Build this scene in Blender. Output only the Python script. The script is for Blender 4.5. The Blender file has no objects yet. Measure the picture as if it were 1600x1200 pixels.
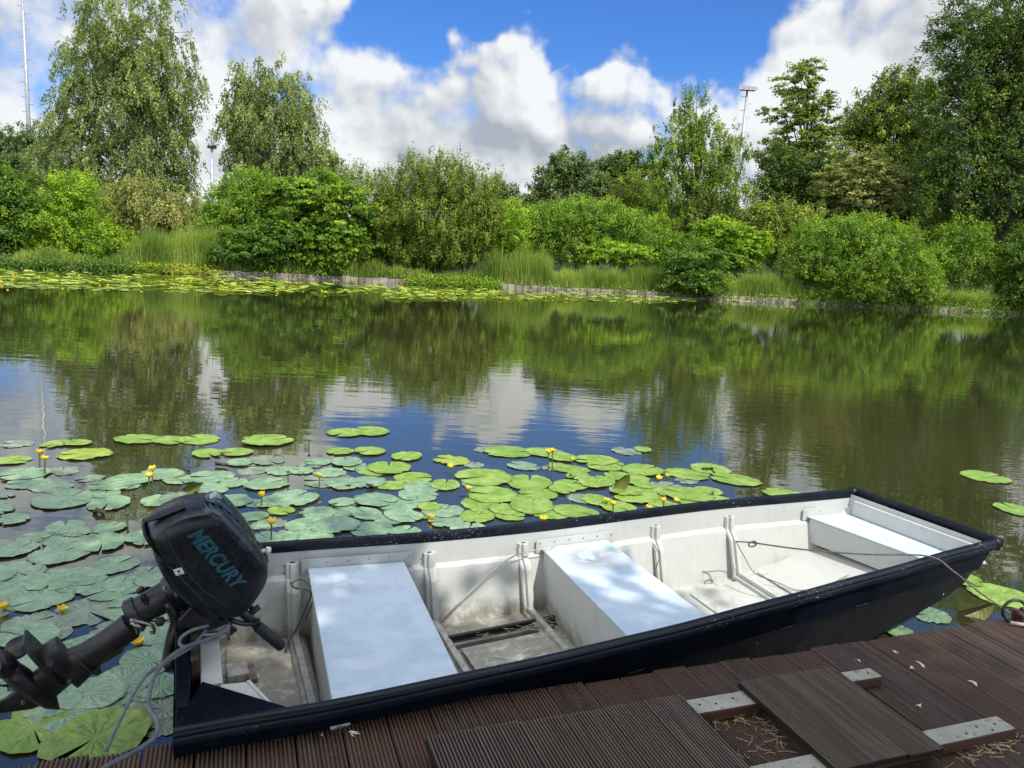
import bpy, bmesh, math, random
import numpy as np
from mathutils import Vector, Matrix
random.seed(7); RNG = np.random.default_rng(7)
sc = bpy.context.scene
COL = sc.collection
# ------------------------------------------------------------------ camera
F = 1202.0; PIT = math.atan(210/1202); ROL = math.radians(3.24); H = 1.93
cp, sp, cr, sr = math.cos(PIT), math.sin(PIT), math.cos(ROL), math.sin(ROL)
FW = Vector((0, cp, -sp)); U0 = Vector((0, sp, cp)); X0 = Vector((1, 0, 0))
RT = X0*cr + U0*sr; UP = -X0*sr + U0*cr
CAM = Vector((0, 0, H))
cd = bpy.data.cameras.new('camera'); cam = bpy.data.objects.new('camera', cd); COL.objects.link(cam)
cam.matrix_world = Matrix(((RT.x, UP.x, -FW.x, 0), (RT.y, UP.y, -FW.y, 0), (RT.z, UP.z, -FW.z, H), (0, 0, 0, 1)))
cd.sensor_width = 36; cd.lens = F/1600*36; cd.clip_start = .05; cd.clip_end = 3000
sc.camera = cam
def ray(x, y): return FW + RT*((x-800)/F) + UP*((600-y)/F)
def on_z(x, y, z=0.0):
    r = ray(x, y); t = (z-H)/r.z; return CAM + r*t
def at_y(x, y, Y):
    r = ray(x, y); return CAM + r*(Y/r.y)
# ------------------------------------------------------------------ node helpers
class NT:
    def __init__(s, mat_or_world):
        s.t = mat_or_world.node_tree; s.t.nodes.clear()
    def n(s, typ, **kw):
        nd = s.t.nodes.new(typ)
        for k, v in kw.items():
            if k == 'i':
                for a, b in v.items():
                    if isinstance(b, bpy.types.NodeSocket): s.t.links.new(b, nd.inputs[a])
                    elif b is not None: nd.inputs[a].default_value = b
            else: setattr(nd, k, v)
        return nd
    def m(s, op, a, b=0.0, c=0.0, clamp=False):
        nd = s.t.nodes.new('ShaderNodeMath'); nd.operation = op; nd.use_clamp = clamp
        for i, v in enumerate((a, b, c)):
            if isinstance(v, bpy.types.NodeSocket): s.t.links.new(v, nd.inputs[i])
            else: nd.inputs[i].default_value = v
        return nd.outputs[0]
    def mr(s, v, a, b, c=0.0, d=1.0, smooth=True):
        nd = s.n('ShaderNodeMapRange', interpolation_type='SMOOTHSTEP' if smooth else 'LINEAR')
        for i, x in enumerate((v, a, b, c, d)):
            if isinstance(x, bpy.types.NodeSocket): s.t.links.new(x, nd.inputs[i])
            else: nd.inputs[i].default_value = x
        return nd.outputs[0]
    def mix(s, f, a, b, mode='MIX'):
        nd = s.t.nodes.new('ShaderNodeMix'); nd.data_type = 'RGBA'; nd.blend_type = mode
        for i, v in ((0, f), (6, a), (7, b)):
            if isinstance(v, bpy.types.NodeSocket): s.t.links.new(v, nd.inputs[i])
            else: nd.inputs[i].default_value = v if i == 0 else (*v[:3], 1)
        return nd.outputs[2]
    def noise(s, vec, scale, detail=4, rough=.55, dist=0.0):
        return s.n('ShaderNodeTexNoise', i={'Vector': vec, 'Scale': scale, 'Detail': detail, 'Roughness': rough, 'Distortion': dist}).outputs[0]
    def obj(s): return s.n('ShaderNodeTexCoord').outputs['Object']
    def scaled(s, vec, sx, sy, sz, rz=0.0):
        return s.n('ShaderNodeMapping', i={'Vector': vec, 'Scale': (sx, sy, sz), 'Rotation': (0, 0, rz)}).outputs[0]
    def out(s, sh): s.t.links.new(sh, s.n('ShaderNodeOutputMaterial').inputs[0])
    def bump(s, h, strength, dist): return s.n('ShaderNodeBump', i={'Height': h, 'Strength': strength, 'Distance': dist}).outputs[0]
    def pbr(s, col, rough=.5, normal=None, metal=0.0, spec=.5, **kw):
        d = {'Base Color': col if isinstance(col, bpy.types.NodeSocket) else (*col, 1), 'Roughness': rough, 'Metallic': metal, 'Specular IOR Level': spec, 'Normal': normal}
        d.update(kw); return s.n('ShaderNodeBsdfPrincipled', i=d).outputs[0]
def material(name):
    m = bpy.data.materials.new(name); m.use_nodes = True; return m, NT(m)
# ------------------------------------------------------------------ mesh helpers
def tag(o, label=None, cat=None, group=None, kind=None):
    if label: o['label'] = label
    if cat: o['category'] = cat
    if group: o['group'] = group
    if kind: o['kind'] = kind
    return o
def empty(name, loc=(0, 0, 0), rz=0.0, **kw):
    o = bpy.data.objects.new(name, None); o.location = loc; o.rotation_euler = (0, 0, rz); o.empty_display_size = .1
    COL.objects.link(o); return tag(o, **kw)
class MB:
    def __init__(s): s.v = []; s.f = []
    def add(s, vs, fs):
        b = len(s.v); s.v += [tuple(v) for v in vs]; s.f += [tuple(i+b for i in f) for f in fs]
    def prism(s, poly, z0, z1):
        n = len(poly); zb_ = z0 if isinstance(z0, (list, tuple)) else [z0]*n
        zt = z1 if isinstance(z1, (list, tuple)) else [z1]*n
        s.add([(p[0], p[1], zb_[i]) for i, p in enumerate(poly)] + [(p[0], p[1], zt[i]) for i, p in enumerate(poly)],
              [tuple(range(n))[::-1], tuple(range(n, 2*n))] + [(i, (i+1) % n, n+(i+1) % n, n+i) for i in range(n)])
    def box(s, a, b):
        s.prism([(a[0], a[1]), (b[0], a[1]), (b[0], b[1]), (a[0], b[1])], a[2], b[2])
    def loft(s, rings, cap=True, closed=False):
        n = len(rings[0]); vs = [v for r in rings for v in r]; fs = []
        R = len(rings)
        for i in range(R if closed else R-1):
            for j in range(n):
                fs.append((i*n+j, i*n+(j+1) % n, ((i+1) % R)*n+(j+1) % n, ((i+1) % R)*n+j))
        if cap and not closed: fs += [tuple(range(n))[::-1], tuple(range((R-1)*n, R*n))]
        s.add(vs, fs)
    def tube(s, pts, r, seg=8, flat=1.0, cap=True):
        pts = [Vector(p) for p in pts]; rs = r if isinstance(r, (list, tuple)) else [r]*len(pts)
        rings = []; prev = None
        for i, p in enumerate(pts):
            d = (pts[min(i+1, len(pts)-1)]-pts[max(i-1, 0)])
            if d.length < 1e-9: d = Vector((0, 0, 1))
            d.normalize()
            a = prev if prev is not None else (Vector((0, 0, 1)) if abs(d.z) < .9 else Vector((1, 0, 0)))
            b = d.cross(a).normalized(); a = b.cross(d).normalized(); prev = a
            rings.append([p + (b*math.cos(2*math.pi*k/seg)*flat + a*math.sin(2*math.pi*k/seg))*rs[i] for k in range(seg)])
        s.loft(rings, cap)
    def build(s, name, m, parent=None, smooth=False, bevel=0.0, sub=0, auto=None, segs=2):
        me = bpy.data.meshes.new(name); me.from_pydata(s.v, [], s.f)
        bm = bmesh.new(); bm.from_mesh(me); bmesh.ops.recalc_face_normals(bm, faces=bm.faces)
        bm.to_mesh(me); bm.free()
        me.materials.append(m)
        o = bpy.data.objects.new(name, me); COL.objects.link(o)
        if parent: o.parent = parent
        if smooth or auto: me.polygons.foreach_set('use_smooth', [True]*len(me.polygons))
        if auto: me.set_sharp_from_angle(angle=math.radians(auto))
        if bevel: 
            b = o.modifiers.new('bevel', 'BEVEL'); b.width = bevel; b.segments = segs; b.limit_method = 'ANGLE'; b.angle_limit = math.radians(35)
        if sub:
            b = o.modifiers.new('sub', 'SUBSURF'); b.levels = sub; b.render_levels = sub
        return o
def smooth_curve(pts, n=8):
    P = [Vector(p) for p in pts]; P = [P[0]*2-P[1]] + P + [P[-1]*2-P[-2]]; out = []
    for i in range(1, len(P)-2):
        for k in range(n):
            t = k/n; a, b, c, d = P[i-1], P[i], P[i+1], P[i+2]
            out.append(.5*((2*b)+(c-a)*t+(2*a-5*b+4*c-d)*t*t+(3*b-a-3*c+d)*t**3))
    out.append(P[-2]); return out
def interp(tab, x):
    for (x0, y0), (x1, y1) in zip(tab, tab[1:]):
        if x <= x1: 
            t = max(0, (x-x0)/(x1-x0)); return y0+(y1-y0)*t
    return tab[-1][1]
def sinterp(tab, x):  # smooth table
    xs = [a for a, _ in tab]; i = max(0, min(len(tab)-2, sum(1 for a in xs[1:-1] if x >= a)))
    t = (x-xs[i])/(xs[i+1]-xs[i]); t = max(0, min(1, t))
    y = [b for _, b in tab]; a = y[max(i-1, 0)]; b = y[i]; c = y[i+1]; d = y[min(i+2, len(y)-1)]
    return .5*((2*b)+(c-a)*t+(2*a-5*b+4*c-d)*t*t+(3*b-a-3*c+d)*t**3)
# ------------------------------------------------------------------ light and sky
SUN = Vector((.42, -.46, .80)).normalized()
sel = math.asin(SUN.z); saz = math.atan2(SUN.x, SUN.y)
ld = bpy.data.lights.new('sun', 'SUN'); ld.energy = 4.35; ld.angle = math.radians(.5); ld.color = (1, .95, .86)
lo = bpy.data.objects.new('sun', ld); COL.objects.link(lo); lo.rotation_euler = SUN.to_track_quat('Z', 'Y').to_euler(); lo.location = SUN*50
w = bpy.data.worlds.new('World'); sc.world = w; w.use_nodes = True
N = NT(w)
sky = N.n('ShaderNodeTexSky', sky_type='NISHITA', sun_disc=False, sun_elevation=sel, sun_rotation=saz, air_density=1.0, dust_density=.4, ozone_density=3.0).outputs[0]
dirv = N.n('ShaderNodeTexCoord').outputs['Generated']
dv = N.n('ShaderNodeVectorMath', operation='NORMALIZE', i={0: dirv}).outputs[0]
def azel(x, y):
    r = ray(x, y).normalized(); return math.atan2(r.x, r.y), math.asin(r.z)
BLOBS = [(60, 120, 430, 300, 1.1), (330, 80, 150, 150, .9), (520, 190, 190, 90, 1.0), (790, 92, 66, 62, 1.0), (860, 108, 40, 36, .9), (700, 205, 300, 95, 1.1), (960, 185, 130, 70, .9), (700, 150, 90, 50, .7),
         (800, 330, 900, 85, 1.1), (1345, 110, 150, 100, 1.0), (1430, 20, 110, 80, .9), (1215, 190, 75, 75, 1.0), (1560, 120, 200, 220, 1.0), (562, 18, 26, 46, .45), (490, 14, 22, 14, .4), (1060, 205, 110, 55, .9), (890, 165, 120, 55, 1.0), (970, 160, 90, 40, .9), (1270, 45, 70, 40, .6)]
GREY = [(60, 90, 220, 80, .8), (830, 225, 190, 34, .9), (650, 140, 110, 50, .5), (560, 270, 200, 22, .35), (1330, 60, 130, 50, .35), (330, 160, 120, 80, .35), (960, 225, 120, 26, .6), (760, 290, 160, 10, .4)]
def fnoise(nx, ny, W_, H_, seed):
    r = np.random.default_rng(seed); g = r.uniform(0, 1, (ny+2, nx)).astype(np.float32)
    x = np.arange(W_)/W_*nx; y = np.arange(H_)/H_*ny; xi = x.astype(int); yi = y.astype(int)
    fx = (x-xi).astype(np.float32); fy = (y-yi).astype(np.float32); fx = fx*fx*fx*(fx*(fx*6-15)+10); fy = fy*fy*fy*(fy*(fy*6-15)+10)
    a = g[yi][:, xi % nx]; b = g[yi][:, (xi+1) % nx]; c = g[yi+1][:, xi % nx]; d = g[yi+1][:, (xi+1) % nx]
    top = a+(b-a)*fx[None]; bot = c+(d-c)*fx[None]; return top+(bot-top)*fy[:, None]
def fbm(base, octv, W_, H_, seed, gain=.5, billow=False):
    out = np.zeros((H_, W_), np.float32); amp = 1; tot = 0
    for o_ in range(octv):
        n_ = fnoise(base*4*2**o_, max(1, base*2**o_), W_, H_, seed+o_*7)
        if billow: n_ = np.abs(2*n_-1)
        out += amp*n_; tot += amp; amp *= gain
    return out/tot
def blur(a, r):
    for ax in (0, 1):
        for _ in range(2):
            p = np.concatenate([np.repeat(a.take([0], ax), r, ax), a, np.repeat(a.take([-1], ax), r+1, ax)], ax) if ax == 0 else np.concatenate([a[:, -r:], a, a[:, :r+1]], 1)
            c = np.cumsum(p, ax, dtype=np.float64)
            a = ((c.take(range(2*r+1, c.shape[ax]), ax) - c.take(range(0, c.shape[ax]-2*r-1), ax))/(2*r+1)).astype(np.float32)
    return a
def sst(x, a, b): t = np.clip((x-a)/(b-a), 0, 1); return t*t*(3-2*t)
def cloud_image():
    """cloud cover (red) and brightness (green) over azimuth x elevation, made of fractal noise"""
    W_, H_ = 4096, 1024
    az = (np.arange(W_)/W_*2-1)*math.pi; el = (np.arange(H_)+.5)/H_*math.pi/2
    AZg, ELg = np.meshgrid(az.astype(np.float32), el.astype(np.float32))
    w1 = fbm(14, 5, W_, H_, 11)-.5; w2 = fbm(14, 5, W_, H_, 23)-.5
    A = AZg+w1*.12; E_ = ELg+w2*.10
    acc = np.full((H_, W_), -1.0, np.float32)
    for (x, y, rx, ry, s_) in BLOBS:
        a, e = azel(x, y); L = np.sqrt(((A-a)*F/rx)**2+((E_-e)*F/ry)**2); acc = np.maximum(acc, np.minimum((1.06-L)*s_*1.7, .62))
    back = sst(np.abs(AZg), .85, 1.3)*.75 - .30 + (fbm(2, 3, W_, H_, 5)-.5)*1.4
    zen = -1+1.75*sst(ELg, .72, .95); acc = np.maximum(acc, zen)  # overhead cloud outside the view, added for brighter neutral fill
    acc = np.maximum(acc, np.where(np.abs(AZg) > .7, back, -1))
    f1 = fbm(11, 8, W_, H_, 41, .60); bw = fbm(16, 6, W_, H_, 77, .55, True); f2 = fbm(9, 7, W_, H_, 99, .62)
    D = acc + (f1-.5)*1.5 + (bw-.5)*.9
    D = D-.10; cover = sst(D + (f2-.5)*.5*sst(-np.abs(D), -.5, 0), -.14, .40)
    T = np.clip(D, -.3, 1.6)
    def up(a, dx, dy): b = np.roll(a, -dx, 1); b = np.roll(b, -dy, 0); b[-dy:] = -.3; return b
    rel = np.zeros_like(T)
    for (r, dx, dy, k) in ((1, 2, 4, 1.0), (4, 6, 11, .9), (10, 12, 28, .65)):
        Tb = blur(T, r); rel += k*(Tb-up(Tb, dx, dy))
    lum = .80 + rel*.75*sst(D, -.1, .5) + (f2-.5)*1.5 + (bw-.5)*.35*sst(D, 0, .6)
    lum -= .16*sst(T, .5, 1.3)
    for (x, y, rx, ry, s_) in GREY:
        a, e = azel(x, y); L = np.sqrt(((A-a)*F/rx)**2+((E_-e)*F/ry)**2); lum -= .30*s_*sst(-L, -1.5, -.2)
    lum = np.clip(lum, .34, 1.0)
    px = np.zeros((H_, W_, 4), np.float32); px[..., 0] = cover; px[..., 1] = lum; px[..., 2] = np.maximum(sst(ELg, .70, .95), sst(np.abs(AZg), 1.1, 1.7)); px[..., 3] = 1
    im = bpy.data.images.new('cloud_cover', W_, H_, float_buffer=True); im.colorspace_settings.name = 'Non-Color'
    im.pixels.foreach_set(px.ravel()); im.update(); im.pack(); return im
sxy = N.n('ShaderNodeSeparateXYZ', i={0: dv})
AZ = N.m('ARCTAN2', sxy.outputs[0], sxy.outputs[1]); EL = N.m('ARCSINE', sxy.outputs[2])
uv_ = N.n('ShaderNodeCombineXYZ', i={0: N.m('MULTIPLY_ADD', AZ, 1/(2*math.pi), .5), 1: N.m('MAXIMUM', N.m('MULTIPLY', EL, 2/math.pi), .001)}).outputs[0]
ti_ = N.n('ShaderNodeTexImage', interpolation='Linear', extension='EXTEND', i={0: uv_}); ti_.image = cloud_image()
sc_ = N.n('ShaderNodeSeparateColor', i={0: ti_.outputs[0]}); alpha = sc_.outputs[0]; lum = sc_.outputs[1]
ccol = N.mix(N.mr(lum, .34, 1.0, smooth=False), (4.2, 4.7, 5.3), (9.2, 9.4, 9.6))
skyb = N.mix(1.0, sky, (.50, .93, 1.60), 'MULTIPLY')
skc = N.mix(N.mr(EL, .0, .24, .55, 0.0), skyb, (6.5, 7.4, 8.6))
fill_boost = N.m('MULTIPLY_ADD', sc_.outputs[2], .95, 1.0)   # added fill light: unseen cloud overhead and behind the view brightened
ccol = N.mix(1.0, ccol, N.n('ShaderNodeCombineXYZ', i={0: fill_boost, 1: fill_boost, 2: fill_boost}).outputs[0], 'MULTIPLY')
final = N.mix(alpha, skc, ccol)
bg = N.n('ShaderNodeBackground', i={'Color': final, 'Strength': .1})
N.t.links.new(bg.outputs[0], N.n('ShaderNodeOutputWorld').inputs[0])
w.cycles.sampling_method = 'MANUAL'; w.cycles.sample_map_resolution = 512
# ------------------------------------------------------------------ materials
def foliage_mat(name, dark, light, yellow=None, trans=.35, rough=.5):
    m, t = material(name)
    a = t.n('ShaderNodeAttribute', attribute_name='tint').outputs['Fac']
    c = t.mix(a, dark, light)
    if yellow: c = t.mix(t.mr(a, .8, 1.0, 0, .7), c, yellow)
    p = t.pbr(c, rough, spec=.35)
    tr = t.n('ShaderNodeBsdfTranslucent', i={'Color': t.mix(1.0, c, (1.3, 1.45, .55), 'MULTIPLY')}).outputs[0]
    t.out(t.n('ShaderNodeMixShader', i={0: trans, 1: p, 2: tr}).outputs[0]); return m
def bark_mat(name, c1, c2):
    m, t = material(name); o = t.obj()
    n = t.noise(t.scaled(o, 1, 1, .25), 9, 5, .65)
    t.out(t.pbr(t.mix(n, c1, c2), .85, t.bump(n, .6, .03))); return m
BARK = bark_mat('bark_brown', (.03, .025, .02), (.14, .12, .10))
BARKB = bark_mat('bark_birch', (.12, .11, .10), (.40, .39, .36))
def mk_boat_white():
    m, t = material('aged_white_paint'); o = t.obj(); z = t.n('ShaderNodeSeparateXYZ', i={0: o}).outputs[2]
    n1 = t.noise(o, 3.2, 6, .65); n2 = t.noise(o, 14, 6, .7, .6); n3 = t.noise(o, 60, 4, .6)
    st = t.noise(t.scaled(o, 9, 9, 1.2), 3, 5, .6)
    base = t.mix(n1, (.43, .44, .42), (.59, .60, .575))
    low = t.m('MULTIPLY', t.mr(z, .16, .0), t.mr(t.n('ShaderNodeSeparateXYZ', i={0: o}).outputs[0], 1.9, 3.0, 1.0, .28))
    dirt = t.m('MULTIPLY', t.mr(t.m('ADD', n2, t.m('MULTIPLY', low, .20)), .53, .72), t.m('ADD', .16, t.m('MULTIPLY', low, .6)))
    c = t.mix(dirt, base, (.24, .20, .14))
    c = t.mix(t.mr(st, .56, .74, 0, .34), c, (.42, .38, .29))
    c = t.mix(t.mr(n3, .70, .76, 0, .45), c, (.17, .15, .12))
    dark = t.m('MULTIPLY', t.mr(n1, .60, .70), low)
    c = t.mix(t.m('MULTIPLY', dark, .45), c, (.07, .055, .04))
    t.out(t.pbr(c, t.mr(n2, .3, .7, .38, .62), t.bump(t.m('ADD', t.m('MULTIPLY', n1, 2.0), t.m('MULTIPLY', n3, .15)), .25, .006))); return m
WHITE = mk_boat_white()
def mk_bench():
    m, t = material('worn_bench_paint'); o = t.obj()
    n1 = t.mr(t.noise(o, 4.5, 7, .68, .8), .32, .66); n2 = t.noise(o, 34, 5, .7, .3); n3 = t.noise(t.scaled(o, 14, 40, 14, .5), 2.0, 4, .6)
    c = t.mix(n1, (.50, .61, .70), (.62, .71, .80))
    c = t.mix(t.mr(n3, .60, .72, 0, .55), c, (.36, .40, .44))
    c = t.mix(t.mr(n2, .70, .75, 0, .5), c, (.30, .30, .30))
    d = t.n('ShaderNodeVectorMath', operation='DISTANCE', i={0: o, 1: (2.12, .90, .33)}).outputs['Value']
    c = t.mix(t.m('MULTIPLY', t.mr(d, .26, .02), t.mr(n1, .35, .65, .1, .7)), c, (.16, .15, .15))
    t.out(t.pbr(c, t.mr(n1, .3, .7, .30, .5), t.bump(n1, .15, .01))); return m
BENCH = mk_bench()
def mk_navy(name, chips=.5, col=((.003, .0045, .010), (.007, .011, .024)), rough=(.22, .42), spc=.3):
    m, t = material(name); o = t.obj()
    n1 = t.noise(o, 5, 5, .6); n2 = t.noise(t.scaled(o, 1, 3, 3), 60, 5, .74); n3 = t.noise(o, 3.1, 2, .5); n4 = t.noise(t.scaled(o, .6, 4, 8), 8, 5, .6)
    c = t.mix(n1, *col); c = t.mix(.35, c, (.003, .004, .007))
    c = t.mix(t.mr(n4, .55, .75, 0, .22), c, (.03, .036, .05))
    if chips: c = t.mix(t.m('MULTIPLY', t.mr(n2, .62, .66), t.mr(n3, .50, .66, .0, chips*1.6)), c, (.55, .56, .54))
    t.out(t.pbr(c, t.mr(n1, .3, .7, *rough), t.bump(n4, .12, .004), spec=spc)); return m
NAVY = mk_navy('navy_hull_paint', .08, ((.0022, .003, .006), (.005, .0075, .015)), spc=.12); RAIL = mk_navy('navy_rail_paint', .85, ((.002, .003, .006), (.006, .009, .018)), rough=(.25, .45))
def mk_wood(name, c1, c2, c3, wet=.45, along=(40, 2, 40), ztop=None):
    m, t = material(name); o = t.obj(); inf = t.n('ShaderNodeObjectInfo').outputs['Random']
    oo = t.n('ShaderNodeVectorMath', operation='ADD', i={0: o, 1: t.n('ShaderNodeCombineXYZ', i={0: t.m('MULTIPLY', inf, 31.0), 1: t.m('MULTIPLY', inf, 17.0)}).outputs[0]}).outputs[0]
    g = t.noise(t.scaled(oo, *along), 1.2, 6, .65); n = t.noise(oo, 3, 5, .6); f = t.noise(oo, 90, 3, .6); mo = t.noise(oo, 7, 5, .7)
    c = t.mix(t.mr(g, .3, .7), c1, c2)
    c = t.mix(t.mr(inf, .0, 1.0, 0, .6), c, t.mix(n, c3, c1))
    z = t.n('ShaderNodeSeparateXYZ', i={0: o}).outputs[2]
    if ztop: c = t.mix(t.mr(z, ztop-.0060, ztop-.0028, 1, 0), c, (.006, .005, .004))  # groove bottoms darkened, recess shade put into the board colour
    c = t.mix(t.mr(mo, .56, .74, 0, .40), c, (.045, .055, .03))
    c = t.mix(t.mr(t.m('ADD', f, t.m('MULTIPLY', n, .5)), .96, 1.04, 0, .55), c, (.16, .145, .12))
    t.out(t.pbr(c, t.mr(n, .3, .7, wet, wet+.25), t.bump(t.m('ADD', g, f), .35, .004))); return m
DECK = mk_wood('dark_red_brown_decking', (.046, .026, .016), (.112, .076, .056), (.145, .070, .045), ztop=0.0)
DUCK = mk_wood('weathered_grey_brown_boards', (.050, .036, .025), (.15, .112, .080), (.12, .075, .045), .5, ztop=.069)
BATT = mk_wood('batten_side_wood', (.045, .018, .011), (.115, .048, .03), (.06, .03, .02), .55, (2, 40, 40))
def mk_batt_top():
    m, t = material('batten_grey_top'); o = t.obj(); n = t.noise(o, 9, 5, .6); f = t.noise(o, 40, 4, .7)
    c = t.mix(n, (.20, .20, .18), (.46, .47, .45)); c = t.mix(t.mr(f, .55, .68, 0, .85), c, (.09, .08, .07))
    t.out(t.pbr(t.mix(1.0, c, (1.05, 1.0, .88), 'MULTIPLY'), .6, t.bump(f, .4, .004))); return m
BATTOP = mk_batt_top()
def simple(name, c1, c2=None, rough=.5, scale=12, metal=0, bump=0.15, spec=.5):
    m, t = material(name); o = t.obj(); n = t.noise(o, scale, 5, .62); c2 = c2 or tuple(min(1, a*1.6) for a in c1)
    f = t.noise(o, scale*6, 3, .6)
    t.out(t.pbr(t.mix(t.mr(n, .3, .7), c1, c2), t.mr(f, .3, .7, max(.05, rough-.1), rough+.1), t.bump(f, bump, .002), metal, spec)); return m
COWL = simple('cowl_black_plastic', (.004, .005, .007), (.010, .012, .015), .34, 7)
COWLG = simple('grip_dark_gloss', (.010, .017, .022), (.045, .065, .078), .24, 26)
LEGM = simple('motor_leg_dark_metal', (.009, .008, .008), (.028, .025, .023), .45, 9)
BRK = simple('bracket_black_metal', (.006, .006, .007), (.022, .022, .024), .40, 18)
STEEL = simple('dull_steel', (.22, .21, .19), (.45, .44, .41), .38, 30, .9)
RUBBER = simple('black_rubber', (.010, .010, .011), (.022, .022, .024), .6, 30)
CABLE = simple('grey_cable_jacket', (.085, .092, .10), (.15, .16, .17), .42, 25)
TEAL = simple('teal_lettering', (.009, .065, .08), (.017, .095, .115), .5, 30)
STICK = simple('white_sticker', (.7, .7, .68), (.8, .8, .78), .4)
INK = simple('black_ink', (.01, .01, .01), rough=.5)
ROPE = simple('dark_rope', (.05, .04, .035), (.22, .20, .17), .8, 120, bump=.5)
ROPEL = simple('pale_cord', (.34, .29, .22), (.52, .47, .38), .8, 80)
STRAW = simple('dry_straw', (.30, .24, .13), (.50, .42, .26), .8, 60)
GUANO = simple('bird_dropping', (.55, .55, .52), (.8, .8, .78), .8, 60)
GRIME = simple('rusty_grime', (.012, .010, .008), (.085, .060, .035), .75, 14, bump=.6)
WOODS = simple('raw_wood_scrap', (.12, .09, .06), (.30, .24, .17), .75, 25, bump=.4)
GALV = simple('galvanised_steel', (.30, .32, .34), (.46, .48, .50), .45, 6, .35)
EDGE = simple('pale_timber_edging', (.12, .10, .075), (.42, .37, .29), .8, 2.2, bump=.5)
YEL = simple('yellow_petals', (.62, .40, .008), (.80, .58, .02), .4, 40)
STEM = simple('lily_stem', (.05, .09, .02), (.10, .16, .04), .5, 40)
BROWN = simple('brown_debris', (.03, .02, .012), (.10, .065, .035), .8, 40)
# water
def mk_water():
    m, t = material('pond_water'); o = t.obj()
    a = t.noise(t.scaled(o, .7, 2.4, 1), 2.2, 1.2, .4); b = t.noise(t.scaled(o, 1.8, 6.0, 1), 2.2, 2, .5); cN = t.noise(t.scaled(o, 1, 1.6, 1), .25, 3, .5)
    d = t.n('ShaderNodeSeparateXYZ', i={0: o})
    ruf = t.mr(t.n('ShaderNodeVectorMath', operation='LENGTH', i={0: t.scaled(t.n('ShaderNodeVectorMath', operation='SUBTRACT', i={0: o, 1: (4.5, 9.5, 0)}).outputs[0], .22, .30, 1)}).outputs['Value'], 1.3, .2, 0, 1.0)
    calm = t.mr(cN, .42, .62, .35, 1.0)
    hgt = t.m('ADD', t.m('MULTIPLY', a, .55), t.m('MULTIPLY', b, t.m('MULTIPLY', t.m('ADD', calm, t.m('MULTIPLY', ruf, 3.2)), .17)))
    nr = t.n('ShaderNodeBump', i={'Height': hgt, 'Strength': .6, 'Distance': .0048}).outputs[0]
    fr = t.n('ShaderNodeFresnel', i={'IOR': 2.0, 'Normal': nr}).outputs[0]
    fr = t.m('MAXIMUM', t.m('MULTIPLY', fr, 1.2), .20, clamp=True)
    gl = t.n('ShaderNodeBsdfGlossy', i={'Color': (.98, .98, .93, 1), 'Roughness': .012, 'Normal': nr}).outputs[0]
    df = t.n('ShaderNodeBsdfDiffuse', i={'Color': t.mix(cN, (.026, .029, .011), (.046, .044, .017))}).outputs[0]
    t.out(t.n('ShaderNodeMixShader', i={0: fr, 1: df, 2: gl}).outputs[0]); return m
WATER = mk_water()
mb = MB(); mb.add([(-500, -40, 0), (500, -40, 0), (500, 70, 0), (-500, 70, 0)], [(0, 1, 2, 3)])
tag(mb.build('water', WATER), kind='structure')
# ------------------------------------------------------------------ ground
SHORE = [(-420, 5), (-120, 10), (-60, 20), (-34, 28.5), (-21.6, 32.4), (-12.3, 36.2), (-.26, 38.1), (12.9, 39.8), (27.3, 41.6), (60, 45), (140, 50), (420, 60)]
def shore(x): return interp(SHORE, x)
def mk_ground():
    m, t = material('grassy_ground'); o = t.obj(); n = t.noise(o, .8, 6, .6); f = t.noise(o, 18, 4, .7)
    t.out(t.pbr(t.mix(n, (.018, .03, .008), (.05, .075, .02)), .9, t.bump(f, .8, .08))); return m
GR = mk_ground()
mb = MB(); xs = [a for a, _ in SHORE]; xs = sorted(set(xs + [i*2.0 for i in range(-30, 32)]))
rows = [(0, -.6), (0, .24), (.5, .30), (2, .36), (8, .45), (30, .5), (120, .5), (1500, .5)]
vs = [(x, shore(x)+.05+dy, z+(0 if j < 3 else random.uniform(-.05, .05))) for x in xs for j, (dy, z) in enumerate(rows)]
nr_ = len(rows); fs = [(i*nr_+j, (i+1)*nr_+j, (i+1)*nr_+j+1, i*nr_+j+1) for i in range(len(xs)-1) for j in range(nr_-1)]
mb.add(vs, fs); tag(mb.build('ground', GR, smooth=True), kind='structure')
# near bank, behind the dock
DA = math.radians(19.9); DO = Vector((-1.318, 2.054, 0)); DU = Vector((math.cos(DA), math.sin(DA), 0)); DV = Vector((math.sin(DA), -math.cos(DA), 0))
def dk(u, v, z=0.0): return DO + DU*u + DV*v + Vector((0, 0, z))
mb = MB(); mb.add([dk(-60, 1.1, -.3), dk(60, 1.1, -.3), dk(60, 1.4, .12), dk(-60, 1.4, .12), dk(60, 60, .25), dk(-60, 60, .25)], [(0, 1, 2, 3), (3, 2, 4, 5)])
tag(mb.build('ground', GR), kind='structure')
# timber edging of the far bank: posts side by side in one face
mb = MB(); x = -16.5
while x < 30:
    wd = random.uniform(.26, .42); y = shore(x); y2 = shore(x+wd); h = .23+random.uniform(-.03, .03)
    mb.prism([(x, y-.04), (x+wd-.03, y2-.04), (x+wd-.03, y2+.03), (x, y+.03)], -.3, h); x += wd
e = mb.build('bank_edging', EDGE); tag(e, 'pale low timber edging along the waterline of the far bank', 'edging')
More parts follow.
